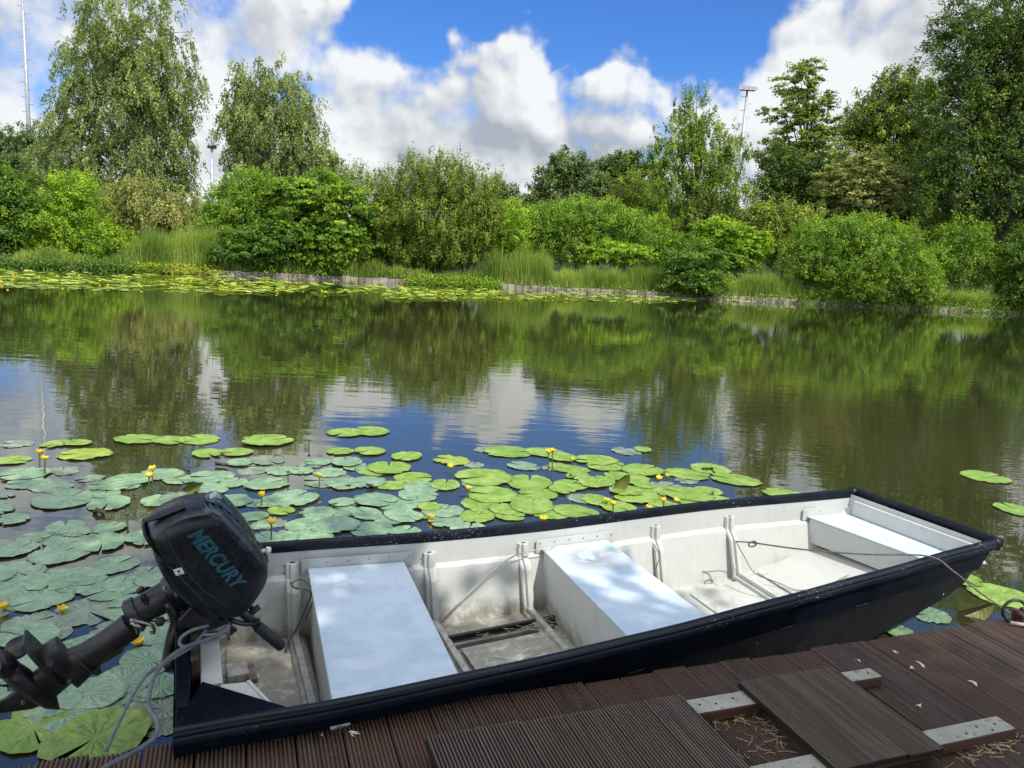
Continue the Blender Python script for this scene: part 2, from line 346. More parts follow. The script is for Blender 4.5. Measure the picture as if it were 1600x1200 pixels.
# ------------------------------------------------------------------ foliage
LEAFN = 0
def leaf_mesh(name, P, Nn, T, L, W, tint, mat, parent=None):
    """P centres, Nn normals, T axis, L length, W width (arrays) -> one mesh of rhombic leaves"""
    global LEAFN
    n = len(P); LEAFN += n
    T = T - Nn*np.sum(T*Nn, 1, keepdims=True); T /= np.linalg.norm(T, axis=1, keepdims=True)+1e-9
    B = np.cross(Nn, T)
    V = np.empty((n, 4, 3), np.float32)
    V[:, 0] = P - T*(L/2)[:, None]; V[:, 2] = P + T*(L/2)[:, None]
    V[:, 1] = P + B*(W/2)[:, None] - T*(L*.06)[:, None]; V[:, 3] = P - B*(W/2)[:, None] - T*(L*.06)[:, None]
    me = bpy.data.meshes.new(name)
    me.vertices.add(n*4); me.vertices.foreach_set('co', V.ravel())
    me.loops.add(n*4); me.loops.foreach_set('vertex_index', np.arange(n*4, dtype=np.int32))
    me.polygons.add(n); me.polygons.foreach_set('loop_start', np.arange(0, n*4, 4, dtype=np.int32)); me.polygons.foreach_set('loop_total', np.full(n, 4, np.int32))
    a = me.attributes.new('tint', 'FLOAT', 'FACE'); a.data.foreach_set('value', tint.astype(np.float32))
    me.materials.append(mat); me.update()
    o = bpy.data.objects.new(name, me); COL.objects.link(o)
    if parent: o.parent = parent
    return o
def unit(a): return a/(np.linalg.norm(a, axis=1, keepdims=True)+1e-9)
STYLE = {  # twig direction: outward, up, random ; twigs, leaves per twig, twig length, jitter
    'clump': (1.0, .35, .75, 6, 9, 1.25, .22), 'shrub': (.8, .85, .55, 6, 9, 1.3, .18), 'spiky': (.45, 1.9, .35, 5, 11, 1.7, .12),
    'droop': (.45, -1.7, .35, 6, 13, 2.1, .10), 'layer': (1.2, .0, .55, 7, 10, 1.7, .16)}
def crown(origin, lobes, style, leaf, mat, parent, dens=1.0, gap=.12, aspect=.55, rc=.36, bias=.55):
    so, su, srn, nt, nl, tl, jit = STYLE[style]
    Ps, Ns, Ts, Ls, Ti = [], [], [], [], []
    for (c, rx, ry, rz) in lobes:
        r3 = np.array([rx, ry, rz]); area = 4*math.pi*((rx*rz)**1.6/3+(rx*ry)**1.6/3+(ry*rz)**1.6/3)**(1/1.6)
        n = max(6, int(area*7.5*dens*(.36/rc)**2))
        d = unit(RNG.normal(size=(n, 3)))
        rr = RNG.uniform(bias**3, 1.0, n)**(1/3)
        lump = 1 + .24*np.sin(d[:, 0]*5+rx*9)*np.cos(d[:, 2]*6+ry*5) + .14*RNG.normal(size=n)
        pos = np.array(c) + d*r3*(rr*lump)[:, None]
        keep = RNG.uniform(size=n) > gap; d, pos, rr = d[keep], pos[keep], rr[keep]; n = len(pos)
        ctint = np.clip(RNG.normal(.46, .27, n) + .14*d[:, 2], 0, 1)  # clump highlights and lighter lobe tops painted into the leaf tint
        crad = rc*RNG.uniform(.65, 1.3, n)
        # twigs
        M = n*nt; oi = np.repeat(np.arange(n), nt)
        td = unit(d[oi]*so + np.array([0, 0, su]) + RNG.normal(size=(M, 3))*srn)
        tlen = crad[oi]*tl*RNG.uniform(.5, 1.15, M)
        o0 = pos[oi] + RNG.normal(size=(M, 3))*(crad[oi]*.25)[:, None]
        K = M*nl; ti = np.repeat(np.arange(M), nl); s = RNG.uniform(.05, 1, K)
        P = o0[ti] + td[ti]*(tlen[ti]*s)[:, None] + RNG.normal(size=(K, 3))*(crad[oi][ti]*jit)[:, None]
        if style == 'layer': P[:, 2] = pos[oi][ti][:, 2] + (P[:, 2]-pos[oi][ti][:, 2])*.45 - .10*np.linalg.norm((P-pos[oi][ti])[:, :2], axis=1)
        Nn = unit(d[oi][ti]*.45 + np.array([0, 0, .7]) + RNG.normal(size=(K, 3))*.65)
        T = unit(td[ti] + RNG.normal(size=(K, 3))*.6)
        if style == 'droop': T = unit(np.array([0, 0, -1.0]) + RNG.normal(size=(K, 3))*.45); Nn = unit(d[oi][ti]*.8+RNG.normal(size=(K, 3))*.7)
        Ps.append(P); Ns.append(Nn); Ts.append(T); Ls.append(leaf*RNG.uniform(.65, 1.3, K))
        Ti.append(np.clip(ctint[oi][ti] + RNG.normal(size=K)*.16, 0, 1))
    P = np.concatenate(Ps)-np.array(origin); Nn = np.concatenate(Ns); T = np.concatenate(Ts); L = np.concatenate(Ls); ti = np.concatenate(Ti)
    ok = P[:, 2]+origin[2] > .05; P, Nn, T, L, ti = P[ok], Nn[ok], T[ok], L[ok], ti[ok]
    return leaf_mesh('crown', P, Nn, T, L*1.12, L*1.12*aspect, ti, mat, parent)
def plant(name, label, cat, D, base, lobes, style, mat, leaf=.11, dens=1.0, gap=.12, bark=None, trunk_r=.12, rc=.36, aspect=.55, depth=.8, group=None, limbs=True, bias=.55, yoff=0, lean=0):
    """lobes given as picture positions (x, y, rx, ry) seen from the dock, set at their real distance D"""
    bx = at_y(base, 400, D); gz = .4
    root = empty(name, (bx.x, D, gz), label=label, cat=cat, group=group)
    Lb = []
    for i, l in enumerate(lobes):
        x, y, rx, ry = l[:4]; dd = l[4] if len(l) > 4 else 0
        c = at_y(x, y, D+dd); k = (D+dd)/F
        Lb.append(((c.x, c.y, c.z), rx*k, max(.5, (rx+ry)/2*k*depth), ry*k))
    crown((bx.x, D, gz), Lb, style, leaf, mat, root, dens, gap, aspect, rc, bias)
    if limbs:
        mb = MB(); top = max(Lb, key=lambda q: q[0][2]); O = Vector((bx.x, D, gz))
        tp = Vector(top[0])-O; tp.z += top[3]*.75
        path = smooth_curve([(0, 0, -.5), (tp.x*.1+.06*lean, tp.y*.1, tp.z*.33), (tp.x*.5, tp.y*.5, tp.z*.66), tuple(tp)], 6)
        n = len(path); mb.tube(path, [trunk_r*(1-.93*i/(n-1)) for i in range(n)], 8)
        for (c, rx, ry, rz) in Lb:
            cc = Vector(c)-O
            for k in range(4 if trunk_r > .1 else 2):
                s = path[min(n-2, max(1, int(n*(.12+.55*random.random()*min(1, cc.z/max(tp.z, .1))))))]
                e_ = cc + Vector((random.uniform(-.8, .8)*rx, random.uniform(-.6, .6)*ry, random.uniform(-.2, .85)*rz))
                mid = s.lerp(e_, .5) + Vector((0, 0, .12*(e_-s).length))
                pp = smooth_curve([s, mid, e_], 5); r0 = trunk_r*.38
                mb.tube(pp, [r0*(1-.9*i/(len(pp)-1)) for i in range(len(pp))], 5)
                for q in range(3):
                    s2 = pp[random.randint(3, len(pp)-2)]; e2 = s2 + Vector((random.uniform(-1, 1)*rx*.5, random.uniform(-1, 1)*ry*.5, random.uniform(-.1, .7)*rz*.6))
                    mb.tube([s2, s2.lerp(e2, .5)+Vector((0, 0, .1)), e2], [r0*.4, r0*.25, .006], 4)
        mb.build('trunk', bark or BARK, root, smooth=True)
    return root
FM = {}
def fm(k, *a, **kw): FM[k] = foliage_mat('leaves_'+k, *a, **kw)
fm('birch', (0.120, 0.166, 0.041), (0.378, 0.457, 0.160), (0.553, 0.525, 0.186), .3)
fm('lime', (0.117, 0.218, 0.016), (0.386, 0.568, 0.047), (0.660, 0.654, 0.063), .4)
fm('mid', (0.090, 0.186, 0.019), (0.309, 0.459, 0.047), (0.491, 0.568, 0.063))
fm('deep', (0.047, 0.114, 0.016), (0.192, 0.327, 0.044), (0.309, 0.437, 0.047))
fm('olive', (0.088, 0.140, 0.019), (0.337, 0.404, 0.066), (0.516, 0.503, 0.080))
fm('dark', (0.035, 0.076, 0.014), (0.176, 0.265, 0.043), (0.312, 0.385, 0.063), .28)
fm('darker', (0.026, 0.059, 0.014), (0.119, 0.189, 0.035), (0.209, 0.265, 0.043), .25)
fm('cherry', (0.094, 0.171, 0.019), (0.361, 0.459, 0.066), (0.567, 0.590, 0.095))
fm('pale', (0.155, 0.262, 0.047), (0.567, 0.660, 0.175), (0.660, 0.660, 0.222), .4)
fm('alder', (0.057, 0.107, 0.016), (0.297, 0.385, 0.055), (0.521, 0.531, 0.085), .28)
fm('tan', (0.118, 0.156, 0.036), (0.429, 0.438, 0.130), (0.557, 0.487, 0.180), .3)
fm('yellow', (0.257, 0.349, 0.016), (0.660, 0.660, 0.047), (0.660, 0.660, 0.063), .4)
fm('far', (0.069, 0.119, 0.040), (0.219, 0.288, 0.095), (0.297, 0.338, 0.119), .3)
FAR = 'trees standing behind the bank'
# --- trees, left to right
plant('birch_tree', 'tallest drooping birch left of the lamp post, its airy top cut by the frame', 'tree', 46, 215,
      [(205, 30, 75, 80), (150, 90, 55, 60), (235, 110, 75, 70), (190, 180, 95, 75), (265, 165, 40, 60), (110, 235, 60, 60), (200, 265, 95, 70), (266, 250, 38, 60), (85, 285, 50, 55), (150, 330, 80, 60), (240, 335, 65, 55), (120, 160, 40, 40)],
      'droop', FM['birch'], .12, .78, .36, BARKB, .26, .42)
plant('birch_tree', 'rounded drooping birch just right of the lamp post', 'tree', 46, 430,
      [(405, 130, 50, 45), (440, 160, 55, 50), (384, 185, 32, 60), (420, 215, 75, 65), (475, 225, 45, 60), (500, 270, 42, 45), (412, 290, 52, 55), (455, 290, 60, 50), (525, 265, 18, 30)],
      'droop', FM['birch'], .12, .80, .32, BARKB, .22, .42)
plant('broadleaf_tree', 'small brownish green tree at the far left edge behind the mast', 'tree', 60, 20, [(10, 240, 40, 42), (60, 250, 30, 45), (-20, 260, 40, 50), (40, 300, 50, 40)], 'clump', FM['far'], .16, .8, .15, group=FAR)
plant('broadleaf_tree', 'dark green bushy tree cut by the left frame edge at the waterside', 'tree', 34.5, -5, [(0, 305, 48, 42), (-45, 340, 60, 70), (25, 350, 40, 50), (0, 385, 45, 35)], 'clump', FM['deep'], .12, 1.0)
plant('shrub', 'bright yellow green peaked shrub below the left mast', 'shrub', 35.0, 110, [(115, 300, 30, 32), (110, 345, 55, 42), (70, 370, 42, 40), (155, 380, 40, 36), (110, 392, 65, 26)], 'shrub', FM['lime'], .095, 1.25, .06, trunk_r=.06, rc=.3)
plant('willow_shrub', 'pale olive shrub under the tall birch beside the reeds', 'shrub', 41, 240, [(210, 315, 62, 40), (265, 345, 55, 45), (180, 350, 45, 40)], 'droop', FM['tan'], .11, .9, .12, trunk_r=.08)
plant('shrub', 'light green shrub right of the lamp post foot', 'shrub', 37.8, 370, [(375, 300, 32, 32), (365, 340, 48, 40), (345, 370, 40, 32), (400, 345, 36, 40), (415, 300, 20, 26)], 'shrub', FM['mid'], .095, 1.2, .06, trunk_r=.06, rc=.3)
plant('shrub', 'glossy leafed shrub hanging over the water between lamp post and round bush', 'shrub', 36.4, 380, [(350, 392, 36, 28), (400, 390, 42, 32), (430, 370, 30, 30)], 'layer', FM['deep'], .12, 1.2, .08, trunk_r=.06)
plant('shrub', 'leafy mid green thicket of big leaves left of the round olive bush', 'shrub', 37.5, 490, [(455, 310, 38, 36), (505, 305, 42, 34), (540, 330, 40, 40), (470, 355, 52, 42), (530, 375, 45, 36), (445, 385, 40, 30), (500, 395, 50, 26)], 'layer', FM['mid'], .14, 1.15, .08, trunk_r=.08)
plant('shrub', 'yellowish thin shrub wedged against the round olive bush', 'shrub', 38.9, 585, [(580, 320, 26, 40), (590, 365, 28, 40), (560, 290, 16, 26)], 'spiky', FM['cherry'], .09, 1.0, .15, trunk_r=.05)
plant('willow_bush', 'large round olive green bush with spiky top and dark foot in mid bank', 'bush', 38.9, 680, [(640, 305, 50, 42), (690, 290, 50, 42), (735, 315, 45, 42), (670, 345, 85, 50), (610, 350, 40, 45), (700, 380, 70, 45), (630, 390, 55, 38), (750, 350, 38, 45), (690, 405, 60, 24)], 'spiky', FM['olive'], .085, 1.35, .06, trunk_r=.08, rc=.32)
plant('broadleaf_tree', 'small dark distant tree just right of the round olive bush', 'tree', 62, 790, [(770, 305, 22, 24), (795, 312, 18, 20), (775, 340, 40, 26)], 'clump', FM['far'], .16, .9, .12, group=FAR)
plant('broadleaf_tree', 'rounded tree in the middle distance left of the dark domed crown', 'tree', 60, 880, [(890, 265, 34, 26), (865, 295, 32, 28), (915, 292, 34, 30), (890, 320, 62, 28), (845, 325, 28, 24)], 'clump', FM['far'], .17, .9, .16)
plant('broadleaf_tree', 'dark domed tree between the middle tree and the spiky cherry', 'tree', 62, 975, [(975, 262, 32, 20), (955, 285, 30, 24), (1005, 285, 34, 32), (980, 315, 55, 30)], 'clump', FM['dark'], .17, 1.0, .10)
plant('shrub', 'wide soft light green thicket in the centre of the far bank', 'shrub', 42, 900, [(880, 350, 60, 32), (930, 345, 50, 30), (830, 365, 45, 34), (975, 365, 42, 34), (900, 385, 75, 28)], 'shrub', FM['mid'], .095, 1.25, .06, trunk_r=.06, rc=.32)
plant('shrub', 'yellow green shrub on the right shoulder of the round olive bush', 'shrub', 39.6, 790, [(790, 350, 32, 35), (780, 385, 30, 30), (810, 375, 20, 30)], 'shrub', FM['lime'], .09, 1.2, .06, trunk_r=.05, rc=.3)
plant('shrub', 'small bright green bush low in the centre above the reeds', 'shrub', 40.6, 970, [(960, 395, 42, 16), (1000, 398, 22, 14)], 'layer', FM['lime'], .12, 1.2, .08, trunk_r=.04, rc=.26)
plant('cherry_tree', 'upright spiky tree with ascending shoots left of the right mast', 'tree', 46, 1085, [(1085, 185, 32, 38), (1060, 220, 34, 28), (1110, 225, 38, 32), (1040, 250, 30, 22), (1145, 245, 28, 24), (1085, 265, 62, 34), (1070, 305, 68, 38), (1125, 305, 50, 38), (1090, 345, 70, 32)], 'spiky', FM['cherry'], .12, .62, .26, trunk_r=.15, rc=.36)
plant('broadleaf_tree', 'mid green filler tree between the thicket and the spiky cherry', 'tree', 50, 1010, [(1000, 310, 42, 34), (985, 340, 40, 30), (1030, 345, 40, 34)], 'clump', FM['olive'], .13, 1.0, .12)
plant('alder_tree', 'tall narrow dark alder with layered branches right of the mast', 'tree', 52, 1250, [(1262, 110, 22, 18), (1250, 135, 30, 16), (1270, 160, 32, 16), (1235, 180, 34, 16), (1280, 195, 32, 14), (1255, 215, 46, 18), (1220, 240, 34, 16), (1270, 250, 44, 20)], 'layer', FM['alder'], .15, .85, .25, trunk_r=.2, rc=.42)
plant('broadleaf_tree', 'dense dark rounded tree below the layered alder', 'tree', 50, 1225, [(1225, 265, 42, 32), (1265, 285, 50, 36), (1215, 310, 38, 40), (1275, 330, 60, 40), (1320, 290, 40, 34)], 'clump', FM['dark'], .13, 1.1, .10)
plant('broadleaf_tree', 'sunlit pale tan green tree in front of the dark grove', 'tree', 46, 1350, [(1350, 262, 40, 24), (1385, 280, 32, 24), (1310, 285, 35, 22), (1345, 305, 50, 26), (1385, 318, 30, 18)], 'layer', FM['tan'], .13, .95, .12, trunk_r=.12)
plant('broadleaf_tree', 'broad green tree between the alder and the giant right tree', 'tree', 56, 1390, [(1400, 140, 38, 30), (1430, 170, 45, 45), (1370, 180, 40, 34), (1345, 200, 30, 30), (1400, 225, 60, 45), (1440, 250, 50, 50), (1330, 235, 30, 24)], 'clump', FM['alder'], .16, .95, .20, trunk_r=.22, rc=.45)
plant('poplar_tree', 'giant dark leafy tree towering at the right frame edge', 'tree', 44, 1575,
      [(1560, 20, 75, 55), (1510, 70, 55, 55), (1600, 90, 70, 70), (1530, 130, 60, 55), (1490, 180, 50, 55), (1570, 190, 65, 60), (1520, 245, 65, 60), (1610, 220, 60, 80), (1490, 300, 60, 50), (1570, 300, 65, 60), (1640, 330, 60, 80), (1660, 60, 80, 120)], 'clump', FM['dark'], .13, .90, .24, trunk_r=.34, rc=.42)
plant('broadleaf_tree', 'shadowy dark tree filling the grove under the giant right tree', 'tree', 50, 1450, [(1430, 310, 60, 50), (1400, 350, 70, 45), (1490, 360, 60, 50), (1560, 370, 60, 55), (1620, 380, 60, 60), (1340, 350, 60, 40)], 'clump', FM['darker'], .14, 1.0, .10)
plant('shrub', 'vivid yellow green bush at the foot of the right mast', 'shrub', 43, 1130, [(1125, 365, 36, 22), (1160, 380, 34, 24), (1105, 385, 36, 22), (1140, 400, 46, 22)], 'layer', FM['lime'], .13, 1.25, .06, trunk_r=.05, rc=.3)
plant('shrub', 'dark glossy shrub leaning over the water below the spiky cherry', 'shrub', 39.3, 1085, [(1085, 405, 40, 28), (1070, 430, 34, 26), (1100, 440, 34, 20)], 'layer', FM['deep'], .12, 1.3, .06, trunk_r=.05)
plant('shrub', 'mid green understorey shrub left of the big domed waterside bush', 'shrub', 45, 1210, [(1210, 350, 40, 26), (1185, 345, 30, 22), (1250, 345, 36, 24), (1215, 375, 45, 30)], 'clump', FM['olive'], .12, 1.1, .08, trunk_r=.05)
plant('willow_bush', 'big domed light green bush reaching the water on the right bank', 'bush', 40.7, 1350, [(1290, 375, 52, 30), (1350, 368, 55, 28), (1400, 390, 50, 34), (1270, 410, 48, 36), (1340, 415, 75, 42), (1410, 430, 52, 36), (1330, 450, 70, 26), (1440, 455, 28, 24)], 'shrub', FM['mid'], .085, 1.45, .05, trunk_r=.07, rc=.3)
plant('poplar_sapling', 'pale silvery green sapling rising behind the domed right bush', 'tree', 45.5, 1450, [(1448, 330, 18, 18), (1450, 358, 24, 20), (1455, 388, 28, 22), (1440, 415, 26, 20)], 'layer', FM['pale'], .13, 1.0, .12, trunk_r=.06, rc=.28)
plant('shrub', 'soft green shrub behind the reeds right of the pale sapling', 'shrub', 42.6, 1505, [(1500, 375, 34, 28), (1525, 400, 36, 34), (1485, 415, 36, 34), (1545, 425, 30, 26)], 'shrub', FM['mid'], .10, 1.2, .08, trunk_r=.05)
plant('shrub', 'dark waterside shrub cut by the right frame edge', 'shrub', 41.6, 1600, [(1605, 400, 36, 45), (1600, 445, 34, 34), (1640, 430, 50, 50), (1585, 470, 22, 14)], 'clump', FM['deep'], .11, 1.2, .08, trunk_r=.05)
plant('shrub', 'green understorey between the spiky cherry trunk and right mast foot', 'shrub', 47, 1060, [(1040, 375, 50, 34), (1110, 365, 55, 34), (1170, 370, 45, 34), (1050, 400, 60, 26)], 'clump', FM['olive'], .12, 1.1, .06, trunk_r=.05)
plant('shrub', 'dim undergrowth filling the gap under the round olive bush and thicket', 'shrub', 42, 560, [(560, 380, 60, 36), (450, 390, 60, 34), (650, 385, 70, 36), (350, 385, 50, 34)], 'clump', FM['dark'], .12, 1.1, .06, trunk_r=.05)
plant('shrub', 'low dark green undergrowth behind the reeds under the tall birch', 'shrub', 42, 240, [(180, 380, 50, 30), (240, 385, 60, 30), (300, 385, 50, 30)], 'clump', FM['deep'], .12, 1.1, .06, trunk_r=.05)
plant('shrub', 'soft green thicket between the yellow bush and the dark waterside shrub', 'shrub', 43.5, 1020, [(1010, 370, 45, 32), (1030, 395, 50, 26), (960, 380, 45, 28)], 'shrub', FM['mid'], .10, 1.1, .06, trunk_r=.05)
# low woodland far behind that closes the gaps
def woodland():
    P, Nn, T, L, ti = [], [], [], [], []
    K = 120000
    xs_ = RNG.uniform(-75, 95, K*1); d_ = RNG.uniform(66, 84, K)
    top = 4.0 + 1.3*np.sin(xs_*.23)+.9*np.sin(xs_*.61+2)+.5*np.sin(xs_*1.7)
    z = .3 + top*RNG.uniform(0, 1, K)**.6
    P = np.stack([xs_, d_, z], 1) + RNG.normal(size=(K, 3))*.25
    lob = .5+.5*np.sin(xs_*1.3+np.floor(d_)*2.1)*np.sin(z*2.0+d_)
    ti = np.clip(lob*.6+RNG.normal(size=K)*.2+.1, 0, 1)
    Nn = unit(RNG.normal(size=(K, 3))*.6+np.array([0, -.4, .6])); T = unit(RNG.normal(size=(K, 3)))
    L = RNG.uniform(.2, .38, K)
    o = leaf_mesh('distant_woodland', P, Nn, T, L, L*.6, ti, FM['far']); tag(o, kind='stuff', label='low far woodland seen through gaps behind the bank', cat='woodland')
woodland()
# understorey on the bank: weeds and creepers (uncountable)
def blades(name, label, rng_px, base_px, hgt, n, mat, depth=(.15, 1.6), lean=.25, wd=.022, kind='stuff', cat='reeds', arch=.3):
    """strip of grass blades along the bank between two picture columns"""
    a = at_y(rng_px[0], 440, 40); b = at_y(rng_px[1], 440, 40)
    x0 = a.x*(shore(a.x)/40); x1 = b.x*(shore(b.x)/40)
    xx = RNG.uniform(x0, x1, n); sh = np.interp(xx, [p[0] for p in SHORE], [p[1] for p in SHORE])
    yy = sh + RNG.uniform(depth[0], depth[1], n)
    den = .84+.10*np.sin(xx*2.1)+.12*np.sin(xx*5.3+1)+.12*np.sin(xx*.9+2)+.35*(RNG.uniform(size=n) > .975)
    h = hgt*RNG.uniform(.5, 1.1, n)*den; fade = np.minimum(1, np.minimum(xx-x0, x1-xx)/.5); h *= .6+.4*np.clip(fade, 0, 1)
    ang = RNG.uniform(0, 2*math.pi, n); lx = np.cos(ang)*lean*h*RNG.uniform(.2, 1.3, n); ly = np.sin(ang)*lean*h*RNG.uniform(.2, 1.3, n)
    wv = wd*RNG.uniform(.6, 1.4, n); pa = RNG.uniform(0, math.pi, n); wx = np.cos(pa)*wv/2; wy = np.sin(pa)*wv/2
    V = np.zeros((n, 6, 3), np.float32); z0 = .22
    for j, (s, wf) in enumerate(((0, 1), (.55, .8), (1, .12))):
        cx = xx+lx*s**2; cy = yy+ly*s**2; cz = z0+h*s*(1-arch*s*s*np.minimum(1, np.abs(lx)+np.abs(ly)))
        V[:, j*2, 0] = cx-wx*wf; V[:, j*2, 1] = cy-wy*wf; V[:, j*2, 2] = cz
        V[:, j*2+1, 0] = cx+wx*wf; V[:, j*2+1, 1] = cy+wy*wf; V[:, j*2+1, 2] = cz
    me = bpy.data.meshes.new(name); me.vertices.add(n*6); me.vertices.foreach_set('co', V.ravel())
    base = (np.arange(n)*6)[:, None]; idx = (base + np.array([0, 1, 3, 2, 2, 3, 5, 4])[None]).astype(np.int32).ravel()
    me.loops.add(len(idx)); me.loops.foreach_set('vertex_index', idx); me.polygons.add(n*2)
    me.polygons.foreach_set('loop_start', np.arange(0, n*8, 4, dtype=np.int32)); me.polygons.foreach_set('loop_total', np.full(n*2, 4, np.int32))
    at = me.attributes.new('tint', 'FLOAT', 'FACE'); at.data.foreach_set('value', np.repeat(np.clip(RNG.normal(.45, .25, n)+.22*np.sin(xx*1.9+yy*3)+.15*np.sin(xx*.8), 0, 1), 2).astype(np.float32))
    me.materials.append(mat); me.update(); o = bpy.data.objects.new(name, me); COL.objects.link(o)
    return tag(o, label, cat, kind=kind)
fm('reed', (0.132, 0.223, 0.036), (0.417, 0.520, 0.101), (0.561, 0.561, 0.158), .35)
blades('reeds', 'light green reeds between the peaked shrub and the lamp post', (160, 330), 0, 2.1, 9000, FM['reed'])
blades('reeds', 'short dark reeds at the foot of the leafy thicket', (430, 610), 0, 1.0, 6500, FM['olive'])
blades('reeds', 'tall reeds right of the round olive bush', (755, 865), 0, 1.9, 7000, FM['reed'])
blades('reeds', 'long pale reed strip above the central bank edging', (850, 1050), 0, 1.3, 12000, FM['reed'])
blades('reeds', 'pale grass strip between the dark shrub and domed bush', (1105, 1260), 0, 1.3, 9500, FM['reed'])
blades('reeds', 'arching reeds at the right end of the bank', (1450, 1580), 0, 1.5, 8500, FM['pale'], lean=.6, arch=.5, wd=.04)
blades('bank_grass', 'fringe of short grass along the whole bank edge', (-40, 1640), 0, .7, 26000, FM['reed'], depth=(.12, .6), cat='grass')
def weeds(name, label, rng_px, n, mat, z=(.05, .55), y=(-.35, .5), leaf=.10):
    a = at_y(rng_px[0], 440, 40); b = at_y(rng_px[1], 440, 40); x0 = a.x*(shore(a.x)/40); x1 = b.x*(shore(b.x)/40)
    nc = max(4, n//40); cx = RNG.uniform(x0, x1, nc); ch = RNG.uniform(.3, 1, nc); ci = RNG.integers(0, nc, n)
    xx = cx[ci]+RNG.normal(size=n)*.22; sh = np.interp(xx, [p[0] for p in SHORE], [p[1] for p in SHORE])
    P = np.stack([xx, sh+RNG.uniform(y[0], y[1], n), z[0]+(z[1]-z[0])*RNG.uniform(0, 1, n)*ch[ci]], 1)
    L = leaf*RNG.uniform(.6, 1.3, n)
    o = leaf_mesh(name, P, unit(RNG.normal(size=(n, 3))*.5+np.array([0, -.3, .7])), unit(RNG.normal(size=(n, 3))), L, L*.6, np.clip(RNG.normal(.5, .2, n), 0, 1), mat)
    return tag(o, label, 'weeds', kind='stuff')
weeds('bank_weeds', 'bright creeping weeds spilling over the edge below the olive bush', (640, 780), 6500, FM['lime'], z=(.0, .6))
weeds('bank_weeds', 'dark weeds at the waterline of the far left bank', (-60, 240), 7000, FM['deep'], y=(-.35, .8), z=(.0, .6))
weeds('bank_weeds', 'yellow green weeds along the left bank edge', (180, 330), 3600, FM['yellow'], y=(-.25, .5), z=(.0, .5))
weeds('bank_weeds', 'green weeds dotting the central bank edge', (840, 1270), 3600, FM['lime'], y=(-.12, .6), z=(.05, .5))
weeds('bank_weeds', 'dark green weeds at the foot of the leafy thicket', (330, 640), 6200, FM['deep'], y=(.05, 1.2), z=(.15, .9))
weeds('bank_weeds', 'green weeds hanging over the right bank end', (1250, 1640), 9500, FM['mid'], y=(-.4, .9), z=(.0, .9))
# ------------------------------------------------------------------ masts
def mast(label, px0, py0, px1, py1, D, r0, r1, rungs, head):
    b = at_y(px0, py0, D); t = at_y(px1, py1, D); x = b.x
    root = empty('light_mast', (x, D, .4), label=label, cat='mast')
    Ht = t.z-.4; mb = MB(); mb.tube([(0, 0, -.4), (0, 0, Ht*.5), (0, 0, Ht)], [r0, (r0+r1)/2, r1], 12); mb.build('pole', GALV, root, smooth=True)
    n = int(Ht/rungs) if rungs else 0
    for k in range(n):
        z = Ht-.5-k*rungs
        if z < 4: break
        mb = MB(); s = 1 if k % 2 else -1
        rr = r1+(r0-r1)*(1-z/Ht); mb.tube([(s*rr*.8, 0, z), (s*(rr+.38), 0, z)], .032, 5); mb.build('step_rung', GALV, root)
    if head == 'flood':
        mb = MB(); mb.tube([(-.7, -.1, Ht+.02), (.7, -.1, Ht+.02)], .06, 6); mb.build('crossbar', GALV, root)
        for s in (-.62, -.2, .22, .64):
            mb = MB(); z = Ht+.12; mb.add([(s-.26, -.42, z-.10), (s+.26, -.42, z-.10), (s+.26, .2, z+.24), (s-.26, .2, z+.24), (s-.2, -.30, z+.02), (s+.2, -.30, z+.02), (s+.2, .16, z+.36), (s-.2, .16, z+.36)], [(0, 1, 2, 3), (4, 5, 6, 7), (0, 1, 5, 4), (1, 2, 6, 5), (2, 3, 7, 6), (3, 0, 4, 7)])
            mb.build('floodlight', simple('lamp_grey', (.12, .12, .13), (.3, .3, .32)) if s < -.5 else bpy.data.materials['lamp_grey'], root)
    if head == 'small':
        mb = MB(); mb.prism([(-.17, -.16), (.19, -.16), (.19, .16), (-.17, .16)], Ht, [Ht+.09, Ht+.17, Ht+.17, Ht+.09]); mb.build('lamp_head', BRK, root, bevel=.02)
    return root
mast('tall galvanised mast with step rungs rising out of the left frame top', 50, 298, 34, -25, 70, .24, .10, .62, None)
mast('right galvanised mast topped by floodlights beside the spiky cherry', 1147, 340, 1165, 142, 75, .26, .10, .62, 'flood')
mast('thin lamp post with square black lamp head between the two birches', 332, 345, 330.5, 232, 38.3, .075, .05, 0, 'small')
